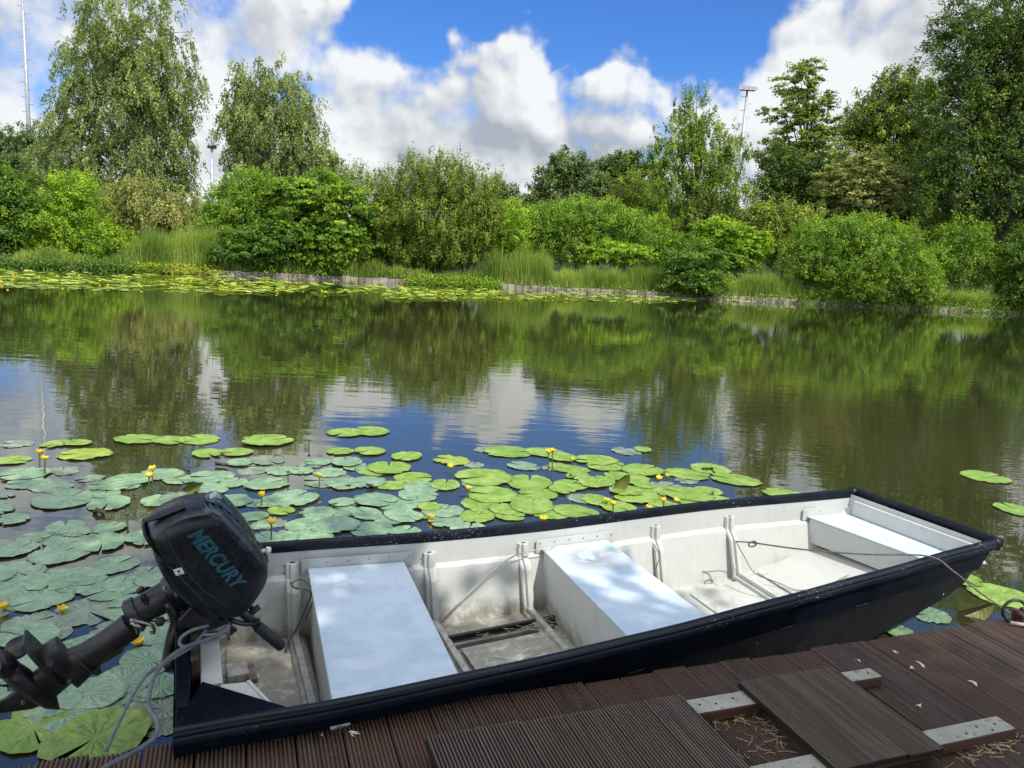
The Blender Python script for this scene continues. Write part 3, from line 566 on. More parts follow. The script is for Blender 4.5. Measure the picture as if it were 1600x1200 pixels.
# ------------------------------------------------------------------ lily pads
def mk_pad(name, c1, c2, cv, rough, spec=.5, coat=0.0):
    m, t = material(name); o = t.obj(); inf = t.n('ShaderNodeObjectInfo').outputs['Random']
    s = t.n('ShaderNodeSeparateXYZ', i={0: o}); ang = t.m('ARCTAN2', s.outputs[1], s.outputs[0])
    rad = t.n('ShaderNodeVectorMath', operation='LENGTH', i={0: o}).outputs['Value']
    n0 = t.noise(o, 5, 4, .6); n1 = t.noise(o, 16, 5, .7)
    v = t.m('ABSOLUTE', t.m('SINE', t.m('ADD', t.m('MULTIPLY', ang, 8.0), t.m('MULTIPLY', n0, 5.0))))
    vein = t.mr(v, .0, .16, 1, 0)
    mid = t.m('MULTIPLY', t.mr(t.m('ABSOLUTE', s.outputs[1]), .0, .035, 1, 0), t.m('GREATER_THAN', s.outputs[0], -.1))
    vein = t.m('MAXIMUM', t.m('MULTIPLY', vein, .5), t.m('MULTIPLY', mid, .8))
    off_ = t.n('ShaderNodeVectorMath', operation='ADD', i={0: o, 1: t.n('ShaderNodeCombineXYZ', i={0: t.m('MULTIPLY', inf, 90.0), 1: inf}).outputs[0]}).outputs[0]
    blot = t.noise(off_, 2.2, 5, .65)
    c = t.mix(t.mr(blot, .3, .7), c1, c2); c = t.mix(t.mr(inf, 0, 1, 0, .45), c, c1)
    c = t.mix(t.m('MULTIPLY', vein, t.mr(rad, 1.0, .1, .1, .45)), c, cv)
    c = t.mix(t.mr(t.noise(off_, 6.5, 5, .7), .56, .72, 0, .6), c, (.20, .17, .05)); c = t.mix(t.mr(t.noise(off_, 1.3, 3, .6), .45, .65, 0, .5), c, cv); c = t.mix(t.mr(t.noise(off_, 24, 4, .7), .64, .70, 0, .7), c, (.06, .05, .025))
    c = t.mix(t.mr(t.m('ADD', rad, t.m('MULTIPLY', n1, .25)), .98, 1.13, 0, .7), c, (.10, .085, .03))
    hh = t.m('ADD', t.m('MULTIPLY', v, .7), t.m('MULTIPLY', n0, .8))
    t.out(t.pbr(c, rough, t.bump(hh, .30, .035), spec=spec, **{'Coat Weight': coat, 'Coat Roughness': .22})); return m
PADG = mk_pad('lily_pad_green', (.13, .25, .03), (.27, .41, .055), (.38, .48, .14), .45)
PADB = mk_pad('lily_pad_shade_sheen', (0.141, 0.265, 0.124), (0.282, 0.438, 0.209), (0.424, 0.553, 0.305), .34, .9, .6)  # blue green of shade and sky sheen put into the pad colour
PADS = mk_pad('lily_pad_submerged', (0.135, 0.195, 0.120), (0.285, 0.345, 0.210), (0.390, 0.420, 0.270), .3, .8, .5)
PADY = mk_pad('lily_pad_yellowing', (.18, .28, .02), (.38, .47, .06), (.30, .32, .08), .45)
def pad_mesh(name, mat, ripple, tears, asp=.86, seed=0, lift=0.0):
    r_ = random.Random(seed); nR, nA = 9, 56; mb = MB(); ph = [r_.uniform(0, 6.3) for _ in range(4)]; gap = r_.uniform(.05, .16)
    vs = []
    tear = [(r_.uniform(.6, 5.6), r_.uniform(.06, .14), r_.uniform(.1, .3)) for _ in range(tears)]
    for j in range(nR+1):
        q = j/nR
        for i in range(nA+1):
            a = gap + (2*math.pi-2*gap)*i/nA
            rim = 1 - .30*math.exp(-((min(i, nA-i))/3.0)**1.2)*.6 + .022*math.sin(5*a+ph[0]) + .018*math.sin(9*a+ph[1]) + .012*math.sin(17*a+ph[3])
            for (ta, tw, td) in tear: rim -= td*math.exp(-((a-ta)/tw)**2)
            r = q*rim
            z = ripple*q*q*(math.sin(7*a+ph[2])*.5+math.sin(11*a+ph[1])*.35+.3*math.sin(19*a)) + lift*max(0, q-.6)*max(0, math.sin(a*.5+ph[3]))
            x = -(r*math.cos(a)); vs.append((x*1.0, r*math.sin(a)*asp, z))
    fs = [(j*(nA+1)+i, j*(nA+1)+i+1, (j+1)*(nA+1)+i+1, (j+1)*(nA+1)+i) for j in range(nR) for i in range(nA)]
    mb.add(vs, fs); me = bpy.data.meshes.new(name); me.from_pydata(mb.v, [], mb.f); me.materials.append(mat)
    me.polygons.foreach_set('use_smooth', [True]*len(me.polygons)); return me
PM = {'g': [pad_mesh('lily_pad', PADG, .012, s % 3, .76+.06*(s % 4), s, .10*(s % 3 == 2)) for s in range(8)],
      'b': [pad_mesh('lily_pad', PADB, .02, s % 4, .76+.06*(s % 4), 20+s, .08*(s % 3 == 1)) for s in range(10)],
      's': [pad_mesh('lily_pad', PADS, .02, 4, .84, 40+s) for s in range(4)],
      'y': [pad_mesh('lily_pad', PADY, .03, 2, .8, 60+s) for s in range(3)]}
placed = []
def pad(x, y, wpx, typ, label, group=None):
    c = on_z(x, y, 0); d = (c-CAM).dot(FW); R = wpx*1.08/2*d/F
    z = .004 + .0016*(len(placed) % 7) if typ != 's' else .0025
    o = bpy.data.objects.new('lily_pad', random.choice(PM[typ])); COL.objects.link(o)
    o.location = (c.x, c.y, z+R*.012); o.rotation_euler = (random.uniform(-.02, .02), random.uniform(-.02, .02), random.uniform(0, 6.28)); o.scale = (R*1.06, R*1.06, R)
    placed.append((c.x, c.y, R)); return tag(o, label, 'lily pad', group)
def zl(lst, ox, oy, k): return [(ox+u*k, oy+v*k, w_*k*1.0, t_) for (u, v, w_, t_) in lst]
L1 = zl([(120, 70, 240, 's'), (100, 200, 250, 'g'), (430, 75, 210, 'g'), (600, 65, 210, 'g'), (660, 155, 360, 'y'), (190, 310, 340, 'b'), (500, 280, 230, 's'), (220, 380, 300, 'b'), (400, 410, 300, 'b'), (520, 500, 450, 'b'), (700, 340, 200, 's'), (850, 540, 320, 'b'), (860, 400, 300, 'b'), (1010, 360, 330, 'b'), (1250, 310, 330, 'b'), (1400, 350, 250, 'b'), (50, 475, 130, 'b'), (30, 580, 150, 'b'), (90, 665, 230, 'b'), (1370, 500, 300, 's'), (510, 730, 290, 'b'), (240, 810, 220, 'b'), (20, 845, 150, 's'), (120, 900, 330, 'b'), (540, 840, 340, 'b'), (480, 930, 420, 'b'), (800, 850, 360, 'b'), (1100, 800, 240, 'b'), (900, 1015, 350, 'b'), (1150, 1080, 250, 's'), (130, 1080, 400, 'b'), (420, 1140, 400, 'b'), (680, 1130, 290, 'b'), (950, 1170, 280, 'b'), (1200, 1150, 250, 'b'), (1080, 35, 310, 'g'), (1330, 45, 260, 'g')], 0, 680, .2)
L2 = zl([(60, 40, 300, 'g'), (635, 50, 390, 'g'), (130, 160, 250, 'g'), (370, 148, 240, 'g'), (400, 235, 200, 'b'), (620, 210, 300, 's'), (730, 300, 240, 'b'), (900, 300, 210, 'b'), (1045, 228, 210, 'b'), (1240, 140, 220, 'g'), (1290, 230, 290, 'b'), (1480, 140, 240, 'g'), (1570, 280, 220, 'g'), (150, 350, 350, 'b'), (350, 400, 250, 'b'), (630, 410, 350, 'b'), (500, 300, 220, 's'), (840, 535, 410, 'b'), (340, 560, 300, 'b'), (540, 570, 200, 'b'), (745, 635, 210, 'g'), (1060, 650, 300, 'b'), (1130, 380, 400, 's'), (1250, 420, 260, 'b'), (1450, 400, 300, 'b'), (1250, 570, 220, 'b'), (500, 680, 250, 'b'), (1300, 640, 220, 'b'), (1500, 540, 280, 'b'), (1450, 660, 280, 'b'), (950, 750, 330, 'b'), (1210, 750, 350, 'b'), (620, 870, 260, 'b'), (560, 760, 170, 'b'), (1480, 790, 330, 'b'), (940, 870, 430, 'b')], 300, 680, .1875)
L3 = zl([(130, 82, 115, 'g'), (215, 77, 125, 'g'), (345, 165, 115, 'g'), (285, 205, 140, 'g'), (370, 238, 125, 'g'), (400, 270, 120, 'b'), (385, 300, 130, 'b'), (500, 178, 120, 'y'), (610, 238, 185, 'g'), (600, 262, 130, 's'), (640, 300, 165, 'g'), (700, 148, 160, 'g'), (750, 197, 110, 'b'), (825, 150, 130, 'g'), (880, 165, 120, 'g'), (770, 255, 165, 'g'), (800, 297, 125, 'g'), (885, 283, 90, 'g'), (915, 208, 120, 'g'), (1000, 178, 140, 'g'), (1030, 200, 120, 'g'), (1015, 250, 105, 'g'), (1085, 235, 110, 'g'), (1130, 245, 120, 'g'), (1165, 213, 135, 'g'), (1320, 225, 150, 'g'), (1400, 208, 130, 'g'), (1485, 245, 160, 'g'), (1140, 305, 155, 'g'), (1080, 342, 125, 'g'), (1320, 297, 170, 'g'), (1250, 345, 140, 'g'), (1400, 330, 200, 'g'), (600, 328, 130, 'g'), (590, 372, 130, 'g'), (470, 355, 135, 'b'), (480, 392, 115, 'b'), (335, 372, 140, 'b'), (240, 318, 140, 'b'), (330, 330, 150, 'b'), (225, 420, 145, 'b'), (45, 360, 115, 'b'), (130, 330, 90, 's'), (90, 405, 170, 'b'), (30, 450, 110, 'b'), (780, 335, 170, 'g'), (850, 365, 120, 'g'), (935, 357, 155, 'g'), (690, 350, 115, 'g'), (960, 310, 110, 's'), (1240, 270, 130, 's'), (560, 425, 150, 'b'), (340, 430, 110, 'b')], 480, 640, .45)
L4 = zl([(110, 190, 400, 'b'), (560, 150, 380, 'b'), (300, 270, 380, 'b'), (830, 190, 410, 'b'), (980, 330, 400, 'b'), (230, 430, 350, 's'), (60, 520, 260, 's'), (350, 500, 320, 's'), (1150, 500, 360, 'b'), (70, 780, 380, 'b'), (180, 640, 300, 's'), (1080, 720, 400, 'b'), (900, 860, 380, 'b'), (640, 960, 460, 'b'), (1220, 640, 300, 'b'), (1130, 900, 350, 'b'), (1180, 1050, 350, 's'), (420, 850, 380, 'b')], 0, 880, .2166)
L5 = [(52, 1142, 122, 'g'), (150, 1158, 150, 'g'), (190, 1115, 80, 's'), (255, 1135, 60, 's'), (-20, 1100, 90, 'b'), (170, 1088, 90, 'b'), (250, 1075, 70, 'b'), (-15, 900, 70, 'b'), (-30, 800, 80, 'b')]
L6 = [(1507, 908, 52, 'g'), (1566, 932, 84, 'g'), (1452, 962, 56, 'b'), (1540, 746, 64, 'g'), (1585, 797, 58, 'g'), (1404, 988, 44, 'b'), (1220, 773, 52, 'g'), (1250, 778, 50, 'g')]
UNIQ = {('L6', 0): 'bright lily pad tucked under the mooring rope at the bow', ('L6', 1): 'large lily pad with folded yellow rim at the right frame edge above the dock', ('L6', 2): 'blue green lily pad between hull and dock near the bow', ('L6', 3): 'lone lily pad on open brown water right of the bow, farther one', ('L6', 4): 'lily pad cut by the right frame edge level with the bow corner',
        ('L6', 5): 'small bluish lily pad squeezed against the bow bottom at the dock edge', ('L6', 6): 'thin lily pad half hidden just behind the far rail near the bow', ('L6', 7): 'lily pad peeping over the far rail right beside the thin one', ('L5', 0): 'big green veined lily pad by the dock at the lower left corner', ('L5', 1): 'big green veined lily pad with dark water notch under the grey cable',
        ('L1', 4): 'bright yellow green lily pad right of the pair of yellow flowers at left', ('L1', 1): 'green lily pad cut by the left frame edge above the dense carpet', ('L1', 0): 'thin sunken pale leaf on white water at the far left', ('L1', 35): 'bright lily pad on the birch reflection, left one of the bright row', ('L1', 36): 'bright lily pad on the birch reflection, middle of the bright row',
        ('L2', 0): 'bright lily pad on the birch reflection, right end of the bright row', ('L2', 1): 'lone bright lily pad with a brown bite in its upper rim', ('L2', 8): 'small dark lily pad alone on blue water left of the middle cluster', ('L3', 0): 'left pad of the overlapping pair on blue water north of the middle cluster', ('L3', 1): 'right pad of the overlapping pair on blue water north of the middle cluster',
        ('L3', 7): 'thin yellowing lily pad under a single yellow flower between the clusters', ('L3', 27): 'rightmost bright lily pad of the middle cluster by the dark reflection', ('L3', 26): 'lily pad with a brown tear at the top right of the middle cluster', ('L3', 4): 'green lily pad at the upper left of the middle carpet'}
for nm, LL, zone in (('L1', L1, 'blue green lily pad in the dense shaded carpet left of the motor'), ('L2', L2, 'lily pad in the carpet between the motor head and the middle cluster'), ('L3', L3, 'sunlit lily pad in the middle cluster behind the boat rail'), ('L4', L4, 'large shaded lily pad around the motor leg at lower left'), ('L5', L5, 'shaded lily pad near the dock at the lower left'), ('L6', L6, 'lily pad near the bow')):
    for i, (x, y, wd, ty) in enumerate(LL):
        u = UNIQ.get((nm, i))
        pad(x, y, wd, ty, u or zone, None if u else 'lily pads: ' + zone)
# half sunken and small pads that knit the carpet together
def fill(poly, n, wr, types, label):
    k = 0; tries = 0
    while k < n and tries < 6000:
        tries += 1; x = random.uniform(min(p[0] for p in poly), max(p[0] for p in poly)); y = random.uniform(min(p[1] for p in poly), max(p[1] for p in poly))
        ins = False
        for (x1, y1), (x2, y2) in zip(poly, poly[1:]+poly[:1]):
            if (y1 > y) != (y2 > y) and x < (x2-x1)*(y-y1)/(y2-y1)+x1: ins = not ins
        if not ins: continue
        c = on_z(x, y, 0); wpx = random.uniform(*wr)*(.45+.55*(y-640)/450)*1.0; R = wpx/2*c.y/F
        if any((c.x-a)**2+(c.y-b)**2 < (.62*max(R, q))**2 for a, b, q in placed): continue
        pad(x, y, wpx, random.choice(types), label, 'lily pads: '+label); k += 1
fill([(-20, 740), (230, 745), (400, 700), (560, 720), (640, 850), (420, 850), (300, 900), (-20, 900)], 26, (50, 95), 'bbbs', 'small blue green lily pad knitted into the shaded carpet')
fill([(-20, 900), (240, 900), (280, 1000), (260, 1120), (100, 1130), (-20, 1060)], 9, (70, 120), 'bbs', 'half sunken lily pad between the large pads at the lower left')
fill([(520, 700), (1000, 700), (1160, 770), (1000, 790), (620, 840)], 26, (50, 90), 'gggs', 'small sunlit lily pad tucked among the middle cluster')
# the far band of pads: nearest 150 are things of their own, the rest one mass
band = []
while len(band) < 1500:
    x = random.uniform(-30, 1190); q = random.random()
    ytop = 422+.030*x + (8 if x > 600 else 0); thick = 26*(1-max(0, x-300)/900*.75)
    y = ytop + thick*q**.9 + random.gauss(0, 1.2)
    if math.sin(x*.021)+math.sin(x*.05+y*.4) < -1.1 or (x > 850 and random.random() < .55): continue
    c = on_z(x, y, 0)
    if c.y > shore(c.x)-.5: continue
    band.append((c.y, c.x, random.uniform(.10, .19)))
band.sort()
for (y, x, R) in band[:130]:
    o = bpy.data.objects.new('lily_pad', random.choice(PM['y'] + PM['g'][:2])); COL.objects.link(o); o.location = (x, y, .006); o.scale = (R, R, R); o.rotation_euler = (random.uniform(-.05, .05), random.uniform(-.05, .05), random.uniform(0, 6.28))
    tag(o, 'small pad on the near fringe of the far lily band below the bank', 'lily pad', 'lily pads on the near fringe of the far band')
mb = MB()
for (y, x, R) in band[130:]:
    a0 = random.uniform(0, 6.28); tx, ty = random.uniform(-.14, .14), random.uniform(-.10, .16); z = random.uniform(.01, .05) + R*.1
    mb.add([(x, y, z)] + [(x+R*math.cos(a0+k*.62), y+R*math.sin(a0+k*.62), z+R*(tx*math.cos(a0+k*.62)-ty*math.sin(a0+k*.62))) for k in range(10)], [(0, k, k+1) for k in range(1, 10)])
fm('padband', (0.198, 0.297, 0.040), (0.476, 0.595, 0.100), (0.620, 0.620, 0.140), .15)
o = mb.build('lily_pad_carpet', FM['padband']); tag(o, 'carpet of tiny yellowing lily pads along the far left bank', 'lily pads', kind='stuff')
at_ = o.data.attributes.new('tint', 'FLOAT', 'FACE'); k_ = len(o.data.polygons)
at_.data.foreach_set('value', np.repeat(RNG.uniform(.2, 1, k_//9), 9).astype(np.float32))
# flowers: > petals, stem
def flower_meshes():
    mb = MB(); seg = 14; rings = []
    for (z, r) in ((-.018, .004), (-.014, .012), (-.004, .019), (.008, .021), (.016, .019), (.013, .012), (.008, .004)):
        rings.append([(r*(1+.07*math.cos(5*2*math.pi*k/seg))*math.cos(2*math.pi*k/seg), r*(1+.07*math.cos(5*2*math.pi*k/seg))*math.sin(2*math.pi*k/seg), z+(.003*math.cos(5*2*math.pi*k/seg) if z > .01 else 0)) for k in range(seg)])
    mb.loft(rings); h = mb.build('petals', YEL, smooth=True)
    for k in range(5):
        a = k*2*math.pi/5; c, s = math.cos(a), math.sin(a)
    me = h.data; COL.objects.unlink(h); bpy.data.objects.remove(h)
    mb = MB(); mb.tube([(0, 0, -.03), (0, 0, .5), (0, 0, .985)], .5, 6); st = mb.build('stem', STEM, smooth=True); ms = st.data; COL.objects.unlink(st); bpy.data.objects.remove(st)
    return me, ms
FH, FS = flower_meshes()
mbo = MB(); rg = []
for (z, r) in ((-.016, .004), (-.012, .013), (-.002, .021), (.008, .026), (.015, .027), (.0145, .024), (.004, .017), (.000, .010), (.003, .005)):
    rg.append([(r*(1+.10*math.cos(5*2*math.pi*k/20))*math.cos(2*math.pi*k/20), r*(1+.10*math.cos(5*2*math.pi*k/20))*math.sin(2*math.pi*k/20), z+(.005*math.cos(5*2*math.pi*k/20) if z > .012 else 0)) for k in range(20)])
mbo.loft(rg); ho = mbo.build('petals', YEL, smooth=True); FO = ho.data; COL.objects.unlink(ho); bpy.data.objects.remove(ho)
FH2 = FH.copy(); FH2.materials.clear(); FH2.materials.append(STEM)
FLW = [(62, 706, 728, 'upper of the two yellow flowers at the far left'), (70, 716, 742, 'lower of the two yellow flowers at the far left'), (238, 732, 768, 'upper of the paired yellow flowers above the motor'), (233, 743, 770, 'lower of the paired yellow flowers above the motor'),
       (199, 803, 818, 'small green yellow bud left of the motor head'), (450, 737, 756, 'small yellow bud on a bent stem above the boat stern'), (499, 742, 762, 'yellow flower left of the brown leaf bits in the middle carpet'), (409, 772, 792, 'yellow flower just right above the motor head'), (424, 815, 846, 'yellow flower touching the far rail beside the motor'),
       (483, 688, 700, 'tiny pale bud standing alone on cloudy water'), (704, 729, 742, 'yellow flower on the thin yellowing pad'), (732, 763, 780, 'yellow flower left of the big middle pads'), (857, 706, 738, 'left of the twin yellow flowers at the top of the middle cluster'), (863, 704, 736, 'right of the twin yellow flowers at the top of the middle cluster'),
       (894, 717, 728, 'yellow flower just right of the tall twin flowers'), (849, 811, 816, 'yellow flower lying low just behind the middle of the far rail'), (674, 808, 813, 'yellow flower lying on dark pads near the far rail'), (948, 782, 790, 'left of the row of yellow flowers near the rail'), (958, 787, 806, 'yellow flower on a tall stem in front of the far rail'),
       (1013, 793, 800, 'yellow flower half behind the far rail'), (1037, 781, 798, 'yellow flower on a thin stem right of the folded pale leaf'), (1057, 782, 788, 'yellow flower nearest the bow in the row by the rail'), (1030, 747, 752, 'orange tinged flower beside the pads left of the bow'), (1042, 743, 748, 'small flower right next to the orange tinged one'),
       (1114, 770, 776, 'green bud at the right end of the cluster'), (892, 742, 746, 'green bud below the twin flowers'), (6, 947, 956, 'yellow flower cut by the left frame edge'), (97, 952, 958, 'opening yellow flower over dark water left of the motor leg'), (216, 1004, 1012, 'yellow flower under the motor leg')]
def flower(x, y, yb, label, group=None, sc_=1.0, bud=False):
    b = on_z(x, yb, 0); t = at_y(x, y, b.y); r = empty('pond_lily_flower', (b.x, b.y, 0), label=label, cat='flower', group=group)
    hh = max(.02, t.z); lean = (t.x-b.x)
    h = bpy.data.objects.new('petals', FH2 if bud else (FO if random.random() < .6 else FH)); COL.objects.link(h); h.parent = r; h.location = (lean, 0, hh); s = sc_*(.62 if bud else 1.0)*random.uniform(.9, 1.15); h.scale = (s, s, s); h.rotation_euler = (random.uniform(-.3, .3), random.uniform(-.3, .3), random.uniform(0, 6))
    st = bpy.data.objects.new('stem', FS); COL.objects.link(st); st.parent = r; st.scale = (.011, .011, hh); st.rotation_euler = (0, math.atan2(lean, hh), 0)
for (x, y, yb, lb) in FLW: flower(x, y, yb, 'yellow pond flower: ' + lb if 'bud' not in lb else lb, bud='bud' in lb)
for k in range(110):
    y_, x_, _ = random.choice(band)
    r = empty('pond_lily_flower', (x_, y_, 0), label='tiny yellow flower dot in the far lily band', cat='flower', group='yellow flowers in the far lily band')
    h = bpy.data.objects.new('petals', FH); COL.objects.link(h); h.parent = r; h.location = (0, 0, .07); h.scale = (1.7, 1.7, 1.7)
# folded leaves
def folded(x, y, ytip, xtip, wpx, label):
    a = on_z(x, y, 0); t = at_y(xtip, ytip, a.y); mb = MB(); n = 10; rings = []
    d = Vector((t.x-a.x, 0, t.z)); w0 = wpx/2*a.y/F
    side = Vector((-d.z, 0, d.x)).normalized()
    vs = []
    for i in range(n+1):
        s = i/n; wd = w0*math.sin(math.pi*min(1, .06+s*.94))**.7
        c = a + d*s
        vs += [c - side*wd + Vector((0, -.04*math.sin(math.pi*s), 0)), c + Vector((0, .05, 0))*math.sin(math.pi*s), c + side*wd + Vector((0, -.05*math.sin(math.pi*s), 0))]
    mb.add(vs, [(i*3+k, i*3+k+1, i*3+k+4, i*3+k+3) for i in range(n) for k in (0, 1)])
    m = mb.build('lily_leaf', PADY, smooth=True, sub=1); tag(m, label, 'leaf')
folded(286, 768, 754, 318, 16, 'curled green lily leaf lifted off the water above the motor')
folded(960, 766, 741, 984, 20, 'upright folded pale lily leaf in the middle cluster')
folded(1495, 962, 944, 1555, 30, 'cupped bright green leaf half sunk between bow and dock')
# floating brown bits
for (x, y, s_, lb) in ((285, 738, 10, 'brown withered leaf scrap above the curled leaf'), (206, 776, 8, 'brown withered scrap left of the paired flowers'), (345, 730, 12, 'brown twiggy scrap on the birch reflection'), (540, 762, 8, 'brown upright scrap right of the single flower'), (580, 763, 9, 'brown leaf splinter on the middle carpet'), (470, 802, 9, 'brown stick on pads above the stern'), (1105, 736, 9, 'brown tear scrap on the top right pad'), (150, 803, 18, 'dark floating twig left of the bud')):
    c = on_z(x, y, 0); k = c.y/F; mb = MB(); pts = [c+Vector((random.uniform(-1, 1)*s_*k, random.uniform(-.3, .3)*s_*k, random.uniform(.008, .035))) for _ in range(5)]
    mb.tube(pts, [s_*k*.08, s_*k*.25, s_*k*.2, s_*k*.25, s_*k*.06], 6); tag(mb.build('leaf_scrap', BROWN, smooth=True), lb, 'debris')
# ------------------------------------------------------------------ dock
ZD = .35
dock = empty('dock', tuple(dk(1.5, 0, .35)), DA, label='dark ribbed timber dock along the lower frame edge', cat='dock')
def dockp(u, v): return (u-1.5, -v)   # dock local (x along the edge, -y away from the water)
def ribbed(u0, u1, v0, v1, z0, z1, name, mat, parent, nrib, tilt=0.0, v0b=None):
    mb = MB(); wd = u1-u0; prof = []; g = .0075
    for i in range(nrib):
        a = u0+wd*i/nrib; b = u0+wd*(i+1)/nrib; p = b-a
        prof += [(a+p*.03, z1-g), (a+p*.32, z1-g), (a+p*.39, z1-g*.12), (a+p*.46, z1), (a+p*.86, z1), (a+p*.94, z1-g*.12)]
    poly = [(u0, z0)] + prof + [(u1, z0)]
    n = len(poly)
    k = 1 + max(1, int((v1-v0)/.5)); rings = []
    rings = [[(u-1.5, -(v0+(v1-v0)*j/k), z+tilt*(u-u0)) for (u, z) in poly] for j in range(k+1)]
    mb.loft(rings)
    return mb.build(name, mat, parent)
P = .1492; ub = .258-P*14
i = 0; u = ub
while u < 5.4:
    jit = random.uniform(-.012, .012); fine = u > 1.55
    ribbed(u+.003, u+P-.003, jit, 3.2, -.024, random.uniform(-.0015, .0015), 'deck_board', DECK, dock, 11 if not fine else 13, random.uniform(-.01, .01)); u += P; i += 1
for v in (.06, .75, 1.5, 2.3):
    mb = MB(); mb.box((ub-1.5, -v-.07, -.17), (3.9, -v, -.028)); mb.build('joist', BATT, dock, bevel=.004)
for u in (-1.6, .4, 2.4, 4.3):
    mb = MB(); mb.tube([(u-1.5, -.22, -1.55), (u-1.5, -.22, -.18)], .07, 12); mb.build('post', BATT, dock)
# duckboard lying on the dock: two battens with ribbed boards on top
duck = empty('duckboard', tuple(dk(1.5, 0, ZD)), DA, label='loose ribbed duckboard on grey topped battens lying on the dock, one board missing', cat='duckboard')
for (u0, u1, v0, v1) in ((1.15, 2.29, .262, .345), (2.31, 2.868, .250, .315), (2.02, 3.075, .628, .705)):
    mb = MB(); mb.box((u0-1.5, -v1, .003), (u1-1.5, -v0, .042)); b_ = mb.build('batten', BATT, duck, bevel=.003)
    mb = MB(); mb.box((u0-1.5+.002, -v1+.002, .0425), (u1-1.5-.002, -v0-.002, .0445)); mb.build('batten_face', BATTOP, b_)
u = 1.085
for k in range(6): ribbed(u+.001+k*.1535, u+.1525+k*.1535, .262+random.uniform(-.006, .006), 1.5, .047, .069, 'board', DUCK, duck, 13)
for k in range(3): ribbed(2.262+k*.1435, 2.2605+(k+1)*.1435, .238+random.uniform(-.004, .004), .742+random.uniform(-.004, .004), .047, .069, 'board', DUCK, duck, 13)
for (u, v) in ((2.06, .30), (2.12, .31), (2.2, .295), (2.83, .28), (2.87, .68), (2.94, .66), (3.02, .665), (2.98, .69)):
    mb = MB(); mb.tube([(u-1.5, -v, .0445), (u-1.5, -v, .0462)], .0045, 8); mb.build('screw', RUBBER, duck)
# straw litter and droppings on the dock
def straw(label, items, z, n, mat=STRAW, ln=.05, r=.0011):
    mb = MB()
    for _ in range(n):
        u, v, su, sv = random.choice(items); a = random.uniform(0, 6.28); l_ = ln*random.uniform(.3, 1.3)
        p = dk(random.gauss(u, su), random.gauss(v, sv), z+random.uniform(.001, .012)); d = Vector((math.cos(a), math.sin(a), random.uniform(-.05, .12)))*l_; nrm = Vector((-d.y, d.x, 0))*.25*random.uniform(-1, 1)
        mb.tube([p, p+d*.5+nrm, p+d], r, 3)
    return tag(mb.build('straw_litter', mat), label, 'litter', kind='stuff')
straw('dry straw litter in the gap between the duckboard panels', [(2.1, .38, .04, .02), (2.2, .36, .03, .015), (2.12, .5, .05, .06), (2.2, .6, .03, .08), (2.25, .45, .01, .1)], ZD, 70)
straw('straw strands along the foot of the lower batten', [(2.85, .73, .07, .012), (2.95, .71, .05, .01), (3.08, .70, .05, .015)], ZD, 55)
straw('fine plant bits scattered over the deck boards', [(1.0, .15, .6, .1), (2.6, .15, .5, .12), (3.2, .3, .4, .2)], ZD, 140, BROWN, .018, .0012)
for (x, y, s_, lb) in ((550, 1143, .02, 'star shaped white bird dropping on the boards below the first bench'), (503, 1147, .008, 'small white dropping left of the star shaped one'), (1343, 1032, .014, 'hooked white dropping above the short batten end'), (1398, 1018, .012, 'white dropping near the dock edge at right'), (1440, 1038, .02, 'pale streak of dropping on the right boards'), (1437, 1102, .016, 'white spot left of the lower batten top'), (1525, 1068, .02, 'curled pale dropping on far right boards'), (1425, 1043, .014, 'pale fleck beside the pale streak'), (1262, 1100, .012, 'white fleck near panel edge')):
    c = on_z(x, y, ZD+.001); mb = MB()
    for k in range(5):
        a = random.uniform(0, 6.28); l_ = s_*random.uniform(.5, 1.5); mb.tube([c, c+Vector((math.cos(a), math.sin(a), 0))*l_*.6, c+Vector((math.cos(a+.3), math.sin(a+.3), 0))*l_], [s_*.2, s_*.12, .0008], 5, 1)
    tag(mb.build('bird_dropping', GUANO), lb, 'dropping')
# ------------------------------------------------------------------ boat
BS = on_z(270, 1148, .43); BA = math.radians(27.8); bc, bs_ = math.cos(BA), math.sin(BA)
def bl(x, y, z):
    p = on_z(x, y, z); dx, dy = p.x-BS.x, p.y-BS.y; return Vector((dx*bc+dy*bs_, -dx*bs_+dy*bc, z))
def bp(x, y, Y):
    r = ray(x, y); t = (Y - BS.x*bs_ + BS.y*bc)/(-r.x*bs_ + r.y*bc); q = CAM + r*t
    return Vector(((q.x-BS.x)*bc+(q.y-BS.y)*bs_, Y, q.z))
boat = empty('rowing_boat', (BS.x, BS.y, 0), BA, label='flat bottomed aluminium boat, white inside and navy outside, moored along the dock', cat='boat')
YN = [(0, 0), (.44, -.036), (.92, -.055), (1.7, -.056), (2.94, -.010), (4.10, .0)]
YF = [(0, 1.405), (.52, 1.345), (1.2, 1.235), (1.9, 1.165), (3.04, 1.105), (4.13, .90)]
ZG = [(0, .43), (1, .435), (2, .44), (3, .455), (4.13, .50)]
ZB = [(0, -.06), (2.5, -.06), (3.0, -.03), (3.3, .03), (3.6, .10), (3.9, .185), (4.0, .23), (4.05, .29), (4.12, .42)]
LB = 4.12
def yn(x): return sinterp(YN, x)
def yf(x): return sinterp(YF, x)
def zg(x): return sinterp(ZG, x)
def zb(x): return sinterp(ZB, x)
def xs_at(x, y):  # mild skew of the stern transom, as in the photo
    return x + .10*max(0, 1-x/4.1)*(y/1.3)
def half(x, s):   # s: -1 near, +1 far ; outer profile from gunwale to chine
    g = yn(x) if s < 0 else yf(x); top = zg(x); b = zb(x); fl = .085*max(.25, min(1, (top-b)/.5)); i = -s
    m = top-.15 if b < top-.2 else (top+b)/2
    return [(g, top), (g+i*.004, m+.010), (g+i*.032, m-.008), (g+i*(.024+fl), b)]
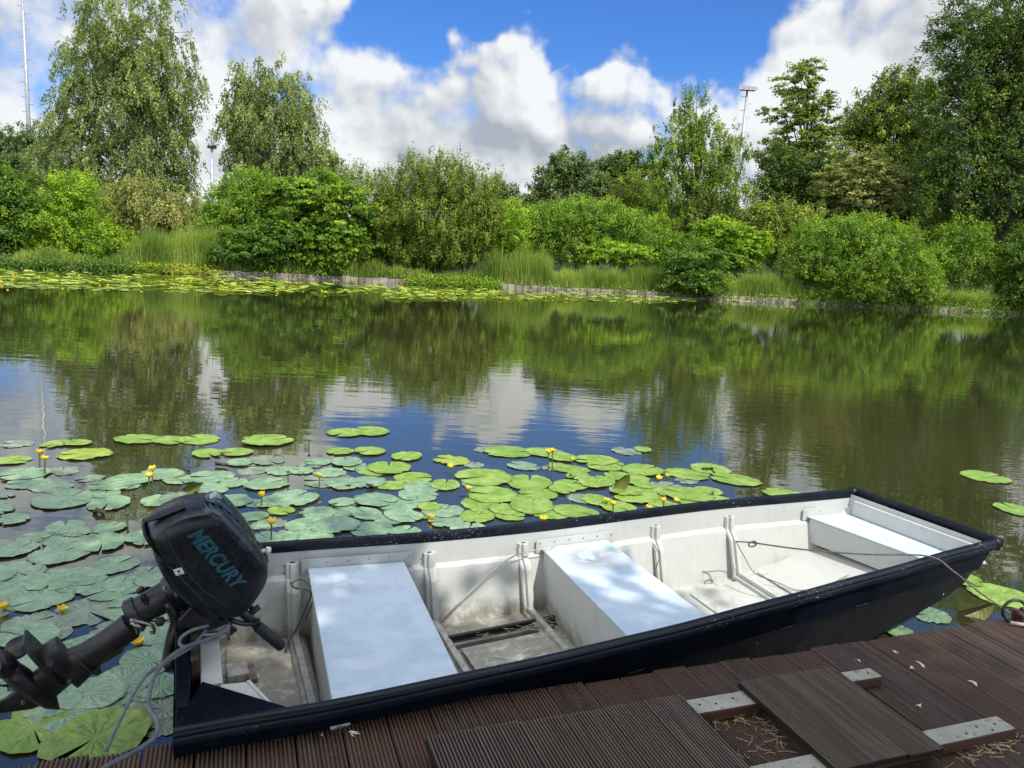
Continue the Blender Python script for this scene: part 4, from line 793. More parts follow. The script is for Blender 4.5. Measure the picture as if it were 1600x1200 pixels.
ST = [LB*i/44 for i in range(45)]
def section(x, inset=0.0, floor=None):
    a = half(x, -1); b = half(x, 1); pts = a + b[::-1]
    if inset:
        q = []
        for k, (y, z) in enumerate(pts):
            s = 1 if k < 4 else -1
            zz = z+(0 if k in (0, 7) else (0 if k not in (3, 4) else 0))
            if k in (3, 4): zz = max(z+.02, floor if floor is not None else z+.02)
            if k in (3, 4): s *= 1+ .03/inset*0
            q.append((y+s*inset, zz))
        pts = q
    return [(xs_at(x, y), y, z) for (y, z) in pts]
mb = MB(); rows_ = [section(x) for x in ST]; n = 8; vs = [p for r in rows_ for p in r]
fs = [(i*n+k, i*n+k+1, (i+1)*n+k+1, (i+1)*n+k) for i in range(len(ST)-1) for k in range(n-1)]
fs += [tuple(range((len(ST)-1)*n, len(ST)*n))]
fs += [tuple(range(n))]
mb.add(vs, fs); mb.build('hull', NAVY, boat, auto=28)
def fl(x): return .010 if x < 2.6 else max(.010, zb(x)+.03)
mb = MB(); STI = [.035+(4.075-.035)*i/44 for i in range(45)]; rows_ = [section(x, .010, fl(x)) for x in STI]; vs = [p for r in rows_ for p in r]
fs = [(i*n+k, i*n+k+1, (i+1)*n+k+1, (i+1)*n+k) for i in range(44) for k in range(n-1)]
fs += [tuple(range(44*n, 45*n))]
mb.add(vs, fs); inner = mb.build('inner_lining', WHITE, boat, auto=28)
# rails
def rail(pts, name, rw=.021, rh=.023):
    mb = MB(); P_ = [Vector(p) for p in pts]; rings = []
    prof = [(-1, -1.15), (-1.0, .1), (-.75, .85), (-.2, 1.05), (.3, 1.0), (.8, .75), (1.0, .2), (.9, 0), (1.05, -.2), (1.0, -1.15)]
    for i, p in enumerate(P_):
        d = (P_[min(i+1, len(P_)-1)]-P_[max(i-1, 0)]); d.z = 0; d.normalize(); s = Vector((d.y, -d.x, 0))
        rings.append([p + s*(a*rw) + Vector((0, 0, b*rh)) for a, b in prof])
    mb.loft(rings); return mb.build(name, RAIL, boat, auto=50)
rail([(xs_at(x, yn(x)), yn(x)-.012, zg(x)+.004+.0012*math.sin(x*9)) for x in [LB*i/60 for i in range(61)]], 'rail')
rail([(xs_at(x, yf(x)), yf(x)+.008, zg(x)+.004) for x in [LB*i/60 for i in range(61)]][::-1], 'rail')
rail([(LB+.012+.012*math.sin(math.pi*k/10), yn(LB)-.03+(yf(LB)-yn(LB)+.055)*k/10, zg(LB)+.008) for k in range(11)], 'rail')
for y_, s in ((yn(LB)-.01, -1), (yf(LB)+.01, 1)):
    mb = MB(); mb.tube([(LB-.01, y_, zg(LB)-.03), (LB-.01, y_, zg(LB)+.03)], .028, 10); mb.build('rail_corner', RAIL, boat, smooth=True)
# transom
T0 = (xs_at(0, 0), 0); T1 = (xs_at(0, 1.4), 1.40)
def tr(t, dx): return (T0[0]+(T1[0]-T0[0])*t+dx, T0[1]+(T1[1]-T0[1])*t)
mb = MB(); tops = [(0.0, .43), (.10, .43), (.30, .475), (.36, .49), (.62, .49), (.70, .475), (.9, .43), (1, .43)]
for (t0, z0), (t1, z1) in zip(tops, tops[1:]):
    a, b = tr(t0, .004), tr(t1, .004); c, d = tr(t1, .05), tr(t0, .05)
    mb.prism([a, b, c, d], -.03, [z0, z1, z1, z0])
mb.build('transom', NAVY, boat, bevel=.006)
mb = MB(); mb.prism([tr(.26, .052), tr(.76, .052), tr(.76, .082), tr(.26, .082)], .03, .465); mb.build('transom_pad', GRIME, boat, bevel=.004)
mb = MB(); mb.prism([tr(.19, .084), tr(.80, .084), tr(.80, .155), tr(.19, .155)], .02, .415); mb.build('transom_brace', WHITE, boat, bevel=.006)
# corner knees
mb = MB(); a = bl(316, 1066, .44); c = bl(455, 1110, .44); mb.prism([(.0, -.01), (a.x, a.y), (c.x, c.y+.01), (.44, -.03)], .428, .4445); mb.build('corner_plate', NAVY, boat, bevel=.003)
mb = MB(); a = bl(345, 1070, .42); b = bl(385, 1066, .42); c = bl(425, 1108, .42); d = bl(392, 1118, .42)
mb.prism([(a.x, a.y), (b.x, b.y), (c.x, c.y), (.30, .03), (.12, .04)], .405, .422); mb.prism([(b.x, b.y), (b.x+.012, b.y), (c.x+.012, c.y), (c.x, c.y)], .30, .427); mb.build('corner_bracket', WHITE, boat, bevel=.002)
mb = MB(); q = [(xs_at(.0, 1.4)+.03, 1.38), (xs_at(.36, 1.36)+.0, 1.345), (.14, 1.10)]; mb.prism(q, .428, .444); mb.build('corner_plate', NAVY, boat, bevel=.003)
# benches
def bench(p0, p1, p2, p3, z, name='bench', front=True, zt=None, near=.03):
    """p0 far stern, p1 far bow, p2 near bow, p3 near stern given as picture points at height z"""
    A, B, C, D_ = [bl(*p, z) for p in (p0, p1, p2, p3)]
    def ext(P0, P1, yy): t = (yy-P0.y)/(P1.y-P0.y); return P0+(P1-P0)*t
    ff = lambda P_: yf(P_.x)-.028
    A2 = ext(D_, A, ff(A)); B2 = ext(C, B, ff(B)); C2 = ext(B, C, yn(C.x)+.035); D2 = ext(A, D_, yn(D_.x)+.035)
    mb = MB(); mb.prism([tuple(v)[:2] for v in (D2, C2, B2, A2)], z-.012, z); o = mb.build(name, BENCH, boat, bevel=.006, segs=3)
    # side faces of the bench box
    def wall(P0, P1, dx, nm):
        k = .010 if P1.x < 3 else fl(max(P0.x, P1.x)+.03)+.004
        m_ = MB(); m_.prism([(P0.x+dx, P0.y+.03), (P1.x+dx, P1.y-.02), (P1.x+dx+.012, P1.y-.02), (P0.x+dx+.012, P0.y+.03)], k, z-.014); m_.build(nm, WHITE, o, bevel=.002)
    wall(D2, A2, .006, 'bench_side'); wall(C2, B2, -.018, 'bench_side')
    m_ = MB(); L_ = (B2.x-A2.x); m_.prism([(A2.x-.03, A2.y+.004), (B2.x+.05, B2.y+.004), (B2.x+.05, B2.y+.009), (A2.x-.03, A2.y+.009)], z-.03, z+.045); fo = m_.build('flange', WHITE, o, bevel=.002)
    for k in range(6):
        xx = A2.x-.01+(L_+.04)*k/5; r_ = MB(); yy = A2.y+(B2.y-A2.y)*k/5; r_.tube([(xx, yy+.001, z+.024), (xx, yy+.006, z+.024)], .004, 6); r_.build('rivet', STEEL, fo)
    return o, (A2, B2, C2, D2)
b1, c1 = bench((482, 893), (632, 878), (718, 1055), (518, 1090), .33)
b2, c2 = bench((845, 855), (960, 852), (1108, 965), (985, 997), .33)
b3, c3 = bench((1245, 800), (1332, 782), (1508, 862), (1430, 868), .375)
mb = MB(); mb.prism([(c3[2].x-.02, .02), (4.06, .06), (4.06, .86), (c3[1].x-.02, c3[1].y-.0)], .366, .3735); mb.build('bow_deck', BENCH, boat)
mb = MB(); mb.prism([(4.05, .06), (4.075, .06), (4.075, .85), (4.05, .85)], .376, .47); mb.build('bow_flange', WHITE, boat, bevel=.004)
# ribs: side channel + floor channel + near side channel
def rib(xt, wd=.068, floor=True):
    b_ = empty('rib', (0, 0, 0)); b_.parent = boat
    COL.objects.unlink(b_); bpy.data.objects.remove(b_)
    mb = MB()
    def xx(y): return xt - .09*(1.1-y)
    for s in (-1, 1):
        prof = []
        for (dz, off) in ((-.075, .006), (-.15, .010), (-.20, .030), (None, .05)):
            g = yf(xt) if s > 0 else yn(xt); top = zg(xt); z = top+dz if dz is not None else fl(xt)+.02
            ft = 0 if dz is None else (.002, .007, .036)[[-.075, -.15, -.20].index(dz)]
            y = g - s*(off+ft+ (.085 if dz is None else 0))
            prof.append((y, z))
        for w_, dpt in ((wd, .014), (wd*.42, .034)):
            rings = []
            for (y, z) in prof:
                x_ = xx(y); rings.append([(x_-w_/2, y+s*.004, z), (x_-w_/2*.9, y-s*dpt, z), (x_+w_/2*.9, y-s*dpt, z), (x_+w_/2, y+s*.004, z)])
            mb.loft(rings)
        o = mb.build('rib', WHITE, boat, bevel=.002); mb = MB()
    if floor:
        m_ = MB(); f = fl(xt); y0, y1 = yn(xt)+.13, yf(xt)-.13
        m_.prism([(xx(y0)-wd/2, y0), (xx(y0)+wd/2, y0), (xx(y1)+wd/2, y1), (xx(y1)-wd/2, y1)], f-.002, f+.020)
        m_.prism([(xx(y0)-wd*.22, y0), (xx(y0)+wd*.22, y0), (xx(y1)+wd*.22, y1), (xx(y1)-wd*.22, y1)], f+.0205, f+.045)
        m_.build('floor_rib', WHITE, boat, bevel=.003)
    m_ = MB()
    for z in (zg(xt)-.085, zg(xt)-.12):
        for s in (-1, 1): m_ = MB(); m_.tube([(xt+s*wd*.36, yf(xt)-.02, z), (xt+s*wd*.36, yf(xt)-.024, z)], .004, 6); m_.build('rivet', STEEL, o)
for xt in (.605, 1.29, 1.82, 2.69, 3.22): rib(xt)
# rusty bilge gaps, their deep shade put in as dark panels; keel channel, floor panels
mb = MB(); mb.prism([(.555, .12), (.64, .12), (.75, 1.22), (.665, 1.22)], .011, .0135); mb.build('bilge_gap_dark', GRIME, boat)
f0 = fl(1)
mb = MB(); mb.prism([(1.26, .865), (1.95, .865), (1.95, .93), (1.28, .93)], f0+.001, f0+.004); mb.build('keel_gap_dark', GRIME, boat)
mb = MB(); mb.prism([(1.28, .905), (1.96, .905), (1.96, .925), (1.28, .925)], f0+.002, f0+.030); mb.build('keel_channel', RUBBER, boat, bevel=.002)
mb = MB(); mb.prism([(1.28, .835), (1.86, .835), (1.86, .855), (1.28, .855)], f0+.002, f0+.022); mb.build('keel_channel', simple('dull_grey_channel', (.12, .12, .12), (.24, .24, .24)), boat, bevel=.002)
mb = MB(); mb.prism([(1.27, .12), (1.80, .12), (1.85, .80), (1.315, .80)], f0+.012, f0+.022); mb.build('floor_panel', WHITE, boat, bevel=.003)
for x0 in (2.78, 3.30):
    for (ya, yb_) in ((.12, .50), (.53, .90)):
        m_ = MB(); f = fl(x0+.2); zz = [fl(x0+.02)+.010, fl(x0+.40)+.010, fl(x0+.40)+.010, fl(x0+.02)+.010]
        m_.prism([(x0, ya), (x0+.38, ya), (x0+.41, yb_), (x0+.03, yb_)], [q-.008 for q in zz], zz); m_.build('floor_panel', WHITE, boat, bevel=.003)
# stern floor: panels, scraps
mb = MB(); mb.prism([(.20, .12), (.50, .12), (.53, .48), (.22, .48)], .011, .022); mb.build('floor_panel', WHITE, boat, bevel=.003)
mb = MB(); mb.prism([(.24, .60), (.53, .60), (.58, 1.22), (.30, 1.22)], .011, .020); mb.build('floor_panel', WHITE, boat, bevel=.003)
mb = MB(); mb.prism([(.2, .49), (.55, .49), (.56, .59), (.21, .59)], .011, .0125); mb.build('bilge_gap_dark', GRIME, boat)
c = bl(372, 1048, .05); 
tag_ = MB(); tag_.prism([(c.x-.05, c.y-.05), (c.x+.04, c.y-.05), (c.x+.045, c.y+.06), (c.x-.045, c.y+.06)], .021, .06); o = tag_.build('foam_block', WHITE, boat, bevel=.006)
c = bl(392, 1052, .03); m_ = MB(); m_.prism([(c.x-.018, c.y-.07), (c.x+.018, c.y-.07), (c.x+.02, c.y+.07), (c.x-.016, c.y+.07)], .021, .04); tag(m_.build('wood_scrap', WOODS, None, bevel=.002), 'small raw wood strip lying on the stern floor of the boat', 'wood scrap')
bpy.data.objects['wood_scrap'].location = (BS.x, BS.y, 0); bpy.data.objects['wood_scrap'].rotation_euler = (0, 0, BA)
MBW = Matrix.Translation((BS.x, BS.y, 0)) @ Matrix.Rotation(BA, 4, 'Z')
def in_boat(o): o.matrix_world = MBW; return o
# straw inside the boat
mb = MB()
for (cx, cy, sx_, sy_, n_) in ((1.6, .70, .14, .09, 26), (1.75, .88, .12, .02, 30), (1.93, .95, .02, .09, 16), (3.3, .70, .03, .14, 14)):
    for _ in range(n_):
        p = Vector((random.gauss(cx, sx_), random.gauss(cy, sy_), max(.036, fl(cx)+.015))); a = random.uniform(-.8, .8) if random.random() < .7 else random.uniform(0, 6.28); d = Vector((math.cos(a), math.sin(a), random.uniform(0, .15)))*random.uniform(.02, .13)
        if p.x+d.x > 2.0 and p.x < 2.6: continue
        q = p+d*.5+Vector((-d.y, d.x, 0))*random.uniform(-.3, .3); mb.tube([p, q, p+d], .0012, 3)
tag(in_boat(mb.build('straw_litter', STRAW)), 'dry stalks on the boat floor between the two benches', 'litter', kind='stuff')
# ropes
def rope(pts, r, mat, label, name='rope', n=8):
    mb = MB(); mb.tube(smooth_curve(pts, n), r, 6); return tag(in_boat(mb.build(name, mat, smooth=True)), label, 'rope')
rope([bl(1150, 846, .34), bl(1176, 848, .345), bl(1250, 858, .41), bl(1350, 866, .46), bl(1450, 869, zg(3.6)+.035), bl(1490, 893, .47), bl(1530, 925, .46), bl(1578, 958, .40)], .0045, ROPE, 'dark mooring rope from the rib over the bow rail to the dock')
rope([bl(1150, 846, .34), bl(1163, 870, .2), bl(1180, 896, fl(3.3)+.06), bl(1215, 910, fl(3.3)+.03), bl(1245, 922, fl(3.3)+.03), bl(1290, 918, fl(3.4)+.03)], .0025, ROPE, 'thin dark cord end trailing down the rib to the bow floor', 'cord')
c_ = bl(1176, 850, .345); rope([c_+Vector((.03*math.cos(a*.9), .0, .016*math.sin(a*.9))) for a in range(9)], .005, ROPE, 'knot of dark rope tied at the bow rib', 'knot', 4)
rope([bl(683, 978, .03), bl(700, 960, .09), bl(745, 915, .22), bl(785, 880, .31), bl(815, 864, .34), bl(850, 858, .345), bl(868, 855, .345)], .0035, ROPEL, 'pale cord hanging from the second bench flange to the floor', 'cord')
rope([bl(1022, 850, .36), bl(1030, 870, .26), bl(1022, 895, .15)], .0025, ROPE, 'short dark strands tied on the rib behind the second bench', 'cord')
rope([bl(455, 910, .33), bl(460, 918, .31), bl(485, 925, .30), bl(478, 950, .20), bl(462, 985, .08), bl(452, 1000, .05), bl(446, 1018, .03)], .005, ROPE, 'frayed dark rope hanging beside the first bench', 'rope')
rope([bl(453, 912, .33), bl(470, 905, .34), bl(484, 915, .32), bl(490, 935, .26), bl(478, 965, .16)], .004, ROPE, 'second frayed strand looped at the first bench corner', 'rope')
rope([bl(1337, 776, .47), bl(1334, 782, .44), bl(1327, 795, .385)], .004, ROPEL, 'pale cord loop at the far bow corner', 'cord')
# mooring fitting at the right end of the dock edge
c = on_z(1582, 972, ZD); moor = empty('mooring_shackle', (c.x, c.y, ZD), label='dark mooring shackle and chain coil at the right dock edge', cat='shackle')
mb = MB(); mb.tube([(.055*math.cos(a*.45), -.0, .055+.055*math.sin(a*.45)) for a in range(15)], .007, 7); mb.build('ring', BRK, moor, smooth=True)
mb = MB(); mb.tube([(.07+.05*math.cos(a*.6), -.02+.03*math.sin(a*.6), .012+.004*a) for a in range(16)], .008, 7); mb.build('chain', BRK, moor, smooth=True)
mb = MB(); mb.box((.02, -.04, .0), (.16, .05, .05)); mb.build('plate', simple('rusty_red_steel', (.05, .02, .014), (.16, .06, .04)), moor, bevel=.008)
mb = MB(); mb.tube([(-.03, -.03, .01), (.03, -.05, .012), (.10, -.07, .012), (.2, -.075, .012)], .009, 7); mb.build('rope_end', ROPEL, moor, smooth=True)
# ------------------------------------------------------------------ outboard motor
YM = .66
mot = empty('outboard_motor', (BS.x, BS.y, 0), BA, label='black outboard motor tilted up on the boat transom', cat='outboard motor')
MO = Vector((.09, YM, .62)); E1 = Vector((.588, 0, -.809)); E2 = Vector((.809, 0, .588)); EY = Vector((0, 1, 0))
def mf(a, b, y=0.0): return MO + E1*a + E2*b + EY*y
OUT = [(-.290, .054), (-.225, .004), (-.10, -.036), (.04, -.040), (.130, -.028), (.185, .018), (.222, .080), (.214, .150), (.180, .235), (.120, .286), (.02, .300), (-.108, .302), (-.195, .288), (-.250, .225), (-.286, .140)]
_o = [Vector((a, b, 0)) for a, b in OUT]; _n = len(_o); OUT = []
for _i in range(_n):
    _a, _b, _c, _d = _o[_i-1], _o[_i], _o[(_i+1) % _n], _o[(_i+2) % _n]
    for _t in (0, .25, .5, .75):
        _q = .5*((2*_b)+(_c-_a)*_t+(2*_a-5*_b+4*_c-_d)*_t*_t+(3*_b-_a-3*_c+_d)*_t**3); OUT.append((_q.x, _q.y))
def sc_out(s, k=1.0): 
    cx, cz = -.035, .13; return [(cx+(a-cx)*s, cz+(b-cz)*s*k) for a, b in OUT]
def cowl_part(bmin, bmax, name, mat, grow=1.0):
    rings = []
    for (yy, s) in ((-1, .70), (-.985, .84), (-.90, .925), (-.70, .972), (-.35, .99), (0, 1.0), (.35, .99), (.70, .972), (.90, .925), (.985, .84), (1, .70)):
        pts = sc_out(s*grow*.95); pts = [(a, min(bmax, max(bmin, b))) for a, b in pts]
        rings.append([mf(a, b, yy*.142*grow) for a, b in pts])
    mb = MB(); mb.loft(rings); return mb.build(name, mat, mot, auto=40, bevel=.008, segs=3)
cw = cowl_part(.030, .40, 'cowl', COWL)
cowl_part(-.06, .0285, 'lower_cowl', COWL, .985)
# seam ring
mb = MB(); ring = []
pts = []
for t in range(28):
    a = t/28*2*math.pi; ca, sa = math.cos(a), math.sin(a)
    ra = .238*abs(ca)**.65*(1 if ca > 0 else -1); ry = .139*abs(sa)**.55*(1 if sa > 0 else -1); pts.append(mf(-.035+ra, .029, ry))
mb.tube(pts+[pts[0]], .0055, 6); mb.build('seam', RUBBER, cw, smooth=True)
# grip recess on top: raised glossy handle with dark slot
mb = MB(); rings = []
for (a, b0, b1, wy) in ((-.225, .245, .262, .045), (-.21, .262, .300, .07), (-.17, .275, .312, .078), (-.08, .282, .312, .07), (-.02, .282, .306, .058), (.03, .28, .298, .035), (.045, .275, .286, .02)):
    rings.append([mf(a, b0, -wy), mf(a, (b0+b1)/2, -wy*.98), mf(a, b1, -wy*.7), mf(a, b1+.003, 0), mf(a, b1, wy*.7), mf(a, (b0+b1)/2, wy*.98), mf(a, b0, wy)])
mb.loft(rings); mb.build('grip_top', COWLG, mot, smooth=True, sub=1)
mb = MB(); mb.prism([(0, 0), (1, 0), (1, 1), (0, 1)], 0, 1); mb.v = [tuple(mf(-.222+.05*v[0], .268+.033*v[2]-.02*(1-v[0])*0, -.045+.05*v[1])) for v in mb.v]; mb.build('grip_badge', simple('pale_blue_badge', (.25, .35, .42), (.45, .55, .6), .3), mot, bevel=.004)
from mathutils.bvhtree import BVHTree
_bv = BVHTree.FromPolygons([v.co for v in cw.data.vertices], [tuple(p.vertices) for p in cw.data.polygons])
def on_cowl(x, y, off):
    q = bp(x, y, YM-.142); o_ = Vector((q.x, YM-.5, q.z)); h_ = _bv.ray_cast(o_, Vector((0, 1, 0)))
    return (h_[0]+h_[1]*(off if h_[1].y < 0 else -off)) if h_[0] is not None else None
def cowl_patch(line, name, mat, off, nu=10):
    P_ = smooth_curve([(x, y, w_) for x, y, w_ in line], 6); vs, fs = [], []; ok = []
    for i, p in enumerate(P_):
        a = P_[max(i-1, 0)]; b = P_[min(i+1, len(P_)-1)]; d = Vector((b.x-a.x, b.y-a.y)).normalized(); nx, ny = -d.y, d.x
        for j in range(nu+1):
            t_ = (j/nu*2-1); e_ = math.sqrt(max(0, 1-abs(t_)**6)); v = on_cowl(p.x+nx*p.z*t_, p.y+ny*p.z*t_, off*e_-.0015)
            ok.append(v is not None); vs.append(v if v is not None else Vector((0, 0, 0)))
    for i in range(len(P_)-1):
        for j in range(nu):
            f = (i*(nu+1)+j, i*(nu+1)+j+1, (i+1)*(nu+1)+j+1, (i+1)*(nu+1)+j)
            if all(ok[k] for k in f): fs.append(f)
    used_ = sorted({k for f in fs for k in f}); mp = {k: i for i, k in enumerate(used_)}
    mb = MB(); mb.add([vs[k] for k in used_], [tuple(mp[k] for k in f) for f in fs]); return mb.build(name, mat, mot, smooth=True)
cowl_patch([(306, 792, 7), (318, 791, 13), (338, 795, 15), (356, 808, 15), (371, 827, 14), (384, 848, 11), (390, 860, 5)], 'grip_panel', COWLG, .006)
cowl_patch([(326, 814, 1.5), (342, 815, 3), (355, 824, 4.5), (367, 839, 4.5), (378, 856, 2)], 'grip_slot', RUBBER, .003)
cowl_patch([(246, 812, 1.2), (262, 845, 1.3), (285, 885, 1.3), (315, 920, 1.3), (350, 945, 1.2)], 'moulded_line', RUBBER, .003, 4)
# latch at the back, starter handle and choke knob at the front
mb = MB(); mb.tube([mf(-.262, .19, -.05), mf(-.290, .10, -.05), mf(-.305, .055, -.05)], [.012, .012, .006], 6, 2.0); mb.build('latch', RUBBER, mot)
mb = MB(); mb.tube([mf(.205, .115, -.02), mf(.250, .115, -.03)], .010, 8); mb.tube([mf(.255, .090, -.035), mf(.257, .14, -.035)], .013, 8); mb.build('starter_handle', RUBBER, mot, smooth=True)
c = bp(415, 860, YM-.05); mb = MB(); mb.tube([c+Vector((-.03, 0, -.005)), c], .009, 8); mb.tube([c, c+Vector((.018, 0, -.004))], .0155, 12); mb.build('choke_knob', STICK, mot, bevel=.003)
mb = MB(); mb.tube([bp(398, 850, YM-.03), bp(408, 868, YM-.03), bp(412, 880, YM-.03)], [.018, .026, .02], 8); mb.build('knob_housing', RUBBER, mot, smooth=True)
# lettering
def lettering(txt, p0, p1, hgt, mat, parent, name, y, shear=.28, bold=.006):
    cu = bpy.data.curves.new(name, 'FONT'); cu.body = txt; cu.size = 1.0; cu.shear = shear; cu.offset = .045; cu.extrude = .004; cu.space_character = 1.06
    t = bpy.data.objects.new(name, cu); COL.objects.link(t); dg = bpy.context.evaluated_depsgraph_get(); dg.update()
    me = bpy.data.meshes.new_from_object(t.evaluated_get(dg)); bpy.data.objects.remove(t)
    xs__ = [v.co.x for v in me.vertices]; ys__ = [v.co.y for v in me.vertices]; x0, x1 = min(xs__), max(xs__); y0, y1 = min(ys__), max(ys__)
    d = (p1-p0); L_ = d.length; ex = d.normalized(); n_ = Vector((0, -1, 0)); ey = n_.cross(ex)
    for v in me.vertices:
        q = p0 + ex*((v.co.x-x0)/(x1-x0)*L_) + ey*((v.co.y-y0)/(y1-y0)*hgt) + n_*(v.co.z*.25); v.co = q
    me.materials.clear(); me.materials.append(mat); o = bpy.data.objects.new(name, me); COL.objects.link(o); o.parent = parent; return o
yL = YM-.1432
p0 = bp(291, 838, yL); p1 = bp(367, 926, yL)
lettering('MERCURY', p0, p1, .058, TEAL, mot, 'lettering', yL)
c = bp(279, 891, YM-.13); mb = MB(); ex = (bp(287, 897, YM-.13)-bp(272, 893, YM-.13)).normalized(); ex = Vector((.98, 0, .18)).normalized(); ez = Vector((-.35, 0, .93)).normalized()
def quad(cc, w_, h_, th, name, mat, y):
    mb = MB(); vs = [cc+ex*sx*w_/2+ez*sz*h_/2+Vector((0, yy, 0)) for yy in (0, -th) for sx, sz in ((-1, -1), (1, -1), (1, 1), (-1, 1))]
    mb.add(vs, [(0, 1, 2, 3), (7, 6, 5, 4), (0, 1, 5, 4), (1, 2, 6, 5), (2, 3, 7, 6), (3, 0, 4, 7)]); return mb.build(name, mat, mot)
c = Vector((c.x, YM-.1405, c.z)); quad(c, .028, .026, .002, 'sticker', STICK, 0)
for (dx, dz, w_, h_) in ((0, .001, .008, .009), (-.008, -.007, .005, .002), (.008, -.007, .005, .002), (.008, .007, .004, .003), (-.008, .006, .004, .004), (0, -.009, .012, .0015)):
    quad(c+ex*dx+ez*dz+Vector((0, -.0022, 0)), w_, h_, .0006, 'sticker_print', INK, 0)
# leg: lofted sections given as picture points with half widths (px)
def loft_px(secs, name, mat, ylist=None, seg=14, sq=.8):
    rings = []; C = [bp(x, y, YM) for (x, y, hw, hy) in secs]
    for i, (x, y, hw, hy) in enumerate(secs):
        d = (C[min(i+1, len(C)-1)]-C[max(i-1, 0)]).normalized(); s = EY.cross(d).normalized(); k = (C[i]-Vector((0, 0, 0))).length*0+.00238
        rings.append([C[i] + s*(hw*k*math.copysign(abs(math.cos(t))**sq, math.cos(t))) + EY*(hy*math.copysign(abs(math.sin(t))**sq, math.sin(t))) for t in [2*math.pi*q/seg for q in range(seg)]])
    mb = MB(); mb.loft(rings); return mb.build(name, mat, mot, auto=45)
loft_px([(310, 908, 34, .08), (288, 918, 34, .075), (268, 928, 30, .062), (262, 931, 27, .055)], 'neck', COWL)
loft_px([(263, 930, 24, .05), (235, 945, 22, .046), (214, 957, 21, .046)], 'swivel_tube', BRK)
loft_px([(218, 955, 25, .056), (206, 962, 26, .056), (203, 964, 22, .05)], 'collar', BRK)
loft_px([(204, 978, 21, .046), (188, 990, 20, .044), (160, 1009, 20, .040), (137, 1025, 23, .038), (119, 1038, 30, .036), (102, 1049, 34, .034)], 'leg', LEGM)
loft_px([(104, 1020, 30, .038), (92, 1027, 30, .04), (86, 1034, 30, .042)], 'gearcase_block', LEGM, sq=.6)
def plate_px(a, b, th, wy, name, nose=.3):
    A = bp(*a, YM); B = bp(*b, YM); d = B-A; n_ = EY.cross(d).normalized(); mb = MB(); rings = []
    for s in np.linspace(0, 1, 11):
        wv = wy*(1-nose*(2*s-1)**4) if s > .5 else wy*(.8+.2*min(1, s*4))
        c_ = A+d*float(s); rings.append([c_-EY*wv-n_*th, c_+EY*wv-n_*th, c_+EY*wv+n_*th, c_-EY*wv+n_*th])
    mb.loft(rings); return mb.build(name, LEGM, mot, bevel=.002)
plate_px((37, 996), (103, 1068), .004, .075, 'cavitation_plate', .85)
plate_px((124, 1026), (158, 1050), .003, .05, 'splash_plate', .8)
loft_px([(93, 1050, 26, .032), (76, 1064, 27, .027), (60, 1078, 27, .024), (40, 1090, 22, .012), (10, 1102, 12, .006), (-30, 1112, 6, .003)], 'gearcase', LEGM, sq=.8)
def loft_axis(P_, R_, name, mat, seg=16):
    mb = MB(); mb.tube(P_, R_, seg); return mb.build(name, mat, mot, smooth=True)
loft_axis([bp(92, 1108, YM), bp(80, 1098, YM), bp(60, 1082, YM), bp(30, 1058, YM), bp(15, 1046, YM)], [.004, .025, .036, .038, .034], 'torpedo', LEGM)
prop = loft_axis([bp(16, 1047, YM), bp(0, 1034, YM), bp(-14, 1022, YM)], [.036, .034, .026], 'propeller', LEGM)
pc = bp(2, 1036, YM); axp = (bp(-14, 1022, YM)-bp(16, 1047, YM)).normalized(); pu = axp.cross(EY).normalized()
for k in range(3):
    a0 = math.radians(35+120*k); rd = pu*math.cos(a0)+EY*math.sin(a0); tg = axp.cross(rd)
    mb = MB(); vs = []
    for i in range(7):
        s = i/6; r = .03+.085*s; wv = .045*math.sin(math.pi*(.18+.75*s))**.8; tw = .75-.35*s
        dd = (tg*math.cos(tw)+axp*math.sin(tw)); vs += [pc+rd*r-dd*wv, pc+rd*r, pc+rd*r+dd*wv]
    mb.add(vs, [(i*3+j, i*3+j+1, i*3+j+4, i*3+j+3) for i in range(6) for j in (0, 1)])
    o = mb.build('blade', LEGM, prop, smooth=True); sm = o.modifiers.new('s', 'SOLIDIFY'); sm.thickness = .006; sm.offset = 0
for (x, y, r) in ((77, 1036, .013), (108, 1064, .007), (36, 1098, .006)):
    c = bp(x, y, YM-.045); mb = MB(); mb.tube([c+Vector((0, .01, 0)), c+Vector((0, -.006, 0))], r, 10); mb.build('bolt', STEEL, mot)
# tilt bracket, clamp, levers
mb = MB(); mb.tube(smooth_curve([bp(262, 940, YM-.03), bp(275, 968, YM-.04), bp(268, 1000, YM-.05), bp(262, 1035, YM-.05)], 5), .022, 8, 1.6); mb.tube(smooth_curve([bp(262, 940, YM+.08), bp(285, 965, YM+.08), bp(272, 1005, YM+.08)], 5), .02, 8, 1.6); mb.build('swivel_bracket', BRK, mot, smooth=True)
mb = MB(); mb.tube([bp(263, 1036, YM-.10), bp(290, 1036, YM+.06)], .022, 12); mb.build('tilt_pin', BRK, mot, smooth=True)
for yy in (-.09, .09):
    mb = MB(); P_ = [bp(x, y, YM+yy) for x, y in ((278, 968), (300, 945), (345, 958), (352, 975), (322, 985), (305, 1005), (300, 1060), (286, 1062), (280, 1010))]
    mb.add([p+EY*.012 for p in P_]+[p-EY*.012 for p in P_], [tuple(range(9)), tuple(range(9, 18))[::-1]]+[(i, (i+1) % 9, 9+(i+1) % 9, 9+i) for i in range(9)]); mb.build('clamp_bracket', BRK, mot, bevel=.004)
mb = MB(); mb.box((.17, YM-.07, .49), (.30, YM+.07, .55)); mb.v = [tuple(Vector(v)+Vector((-.02, 0, -.0))) for v in mb.v]; mb.build('carrier', BRK, mot, bevel=.012)
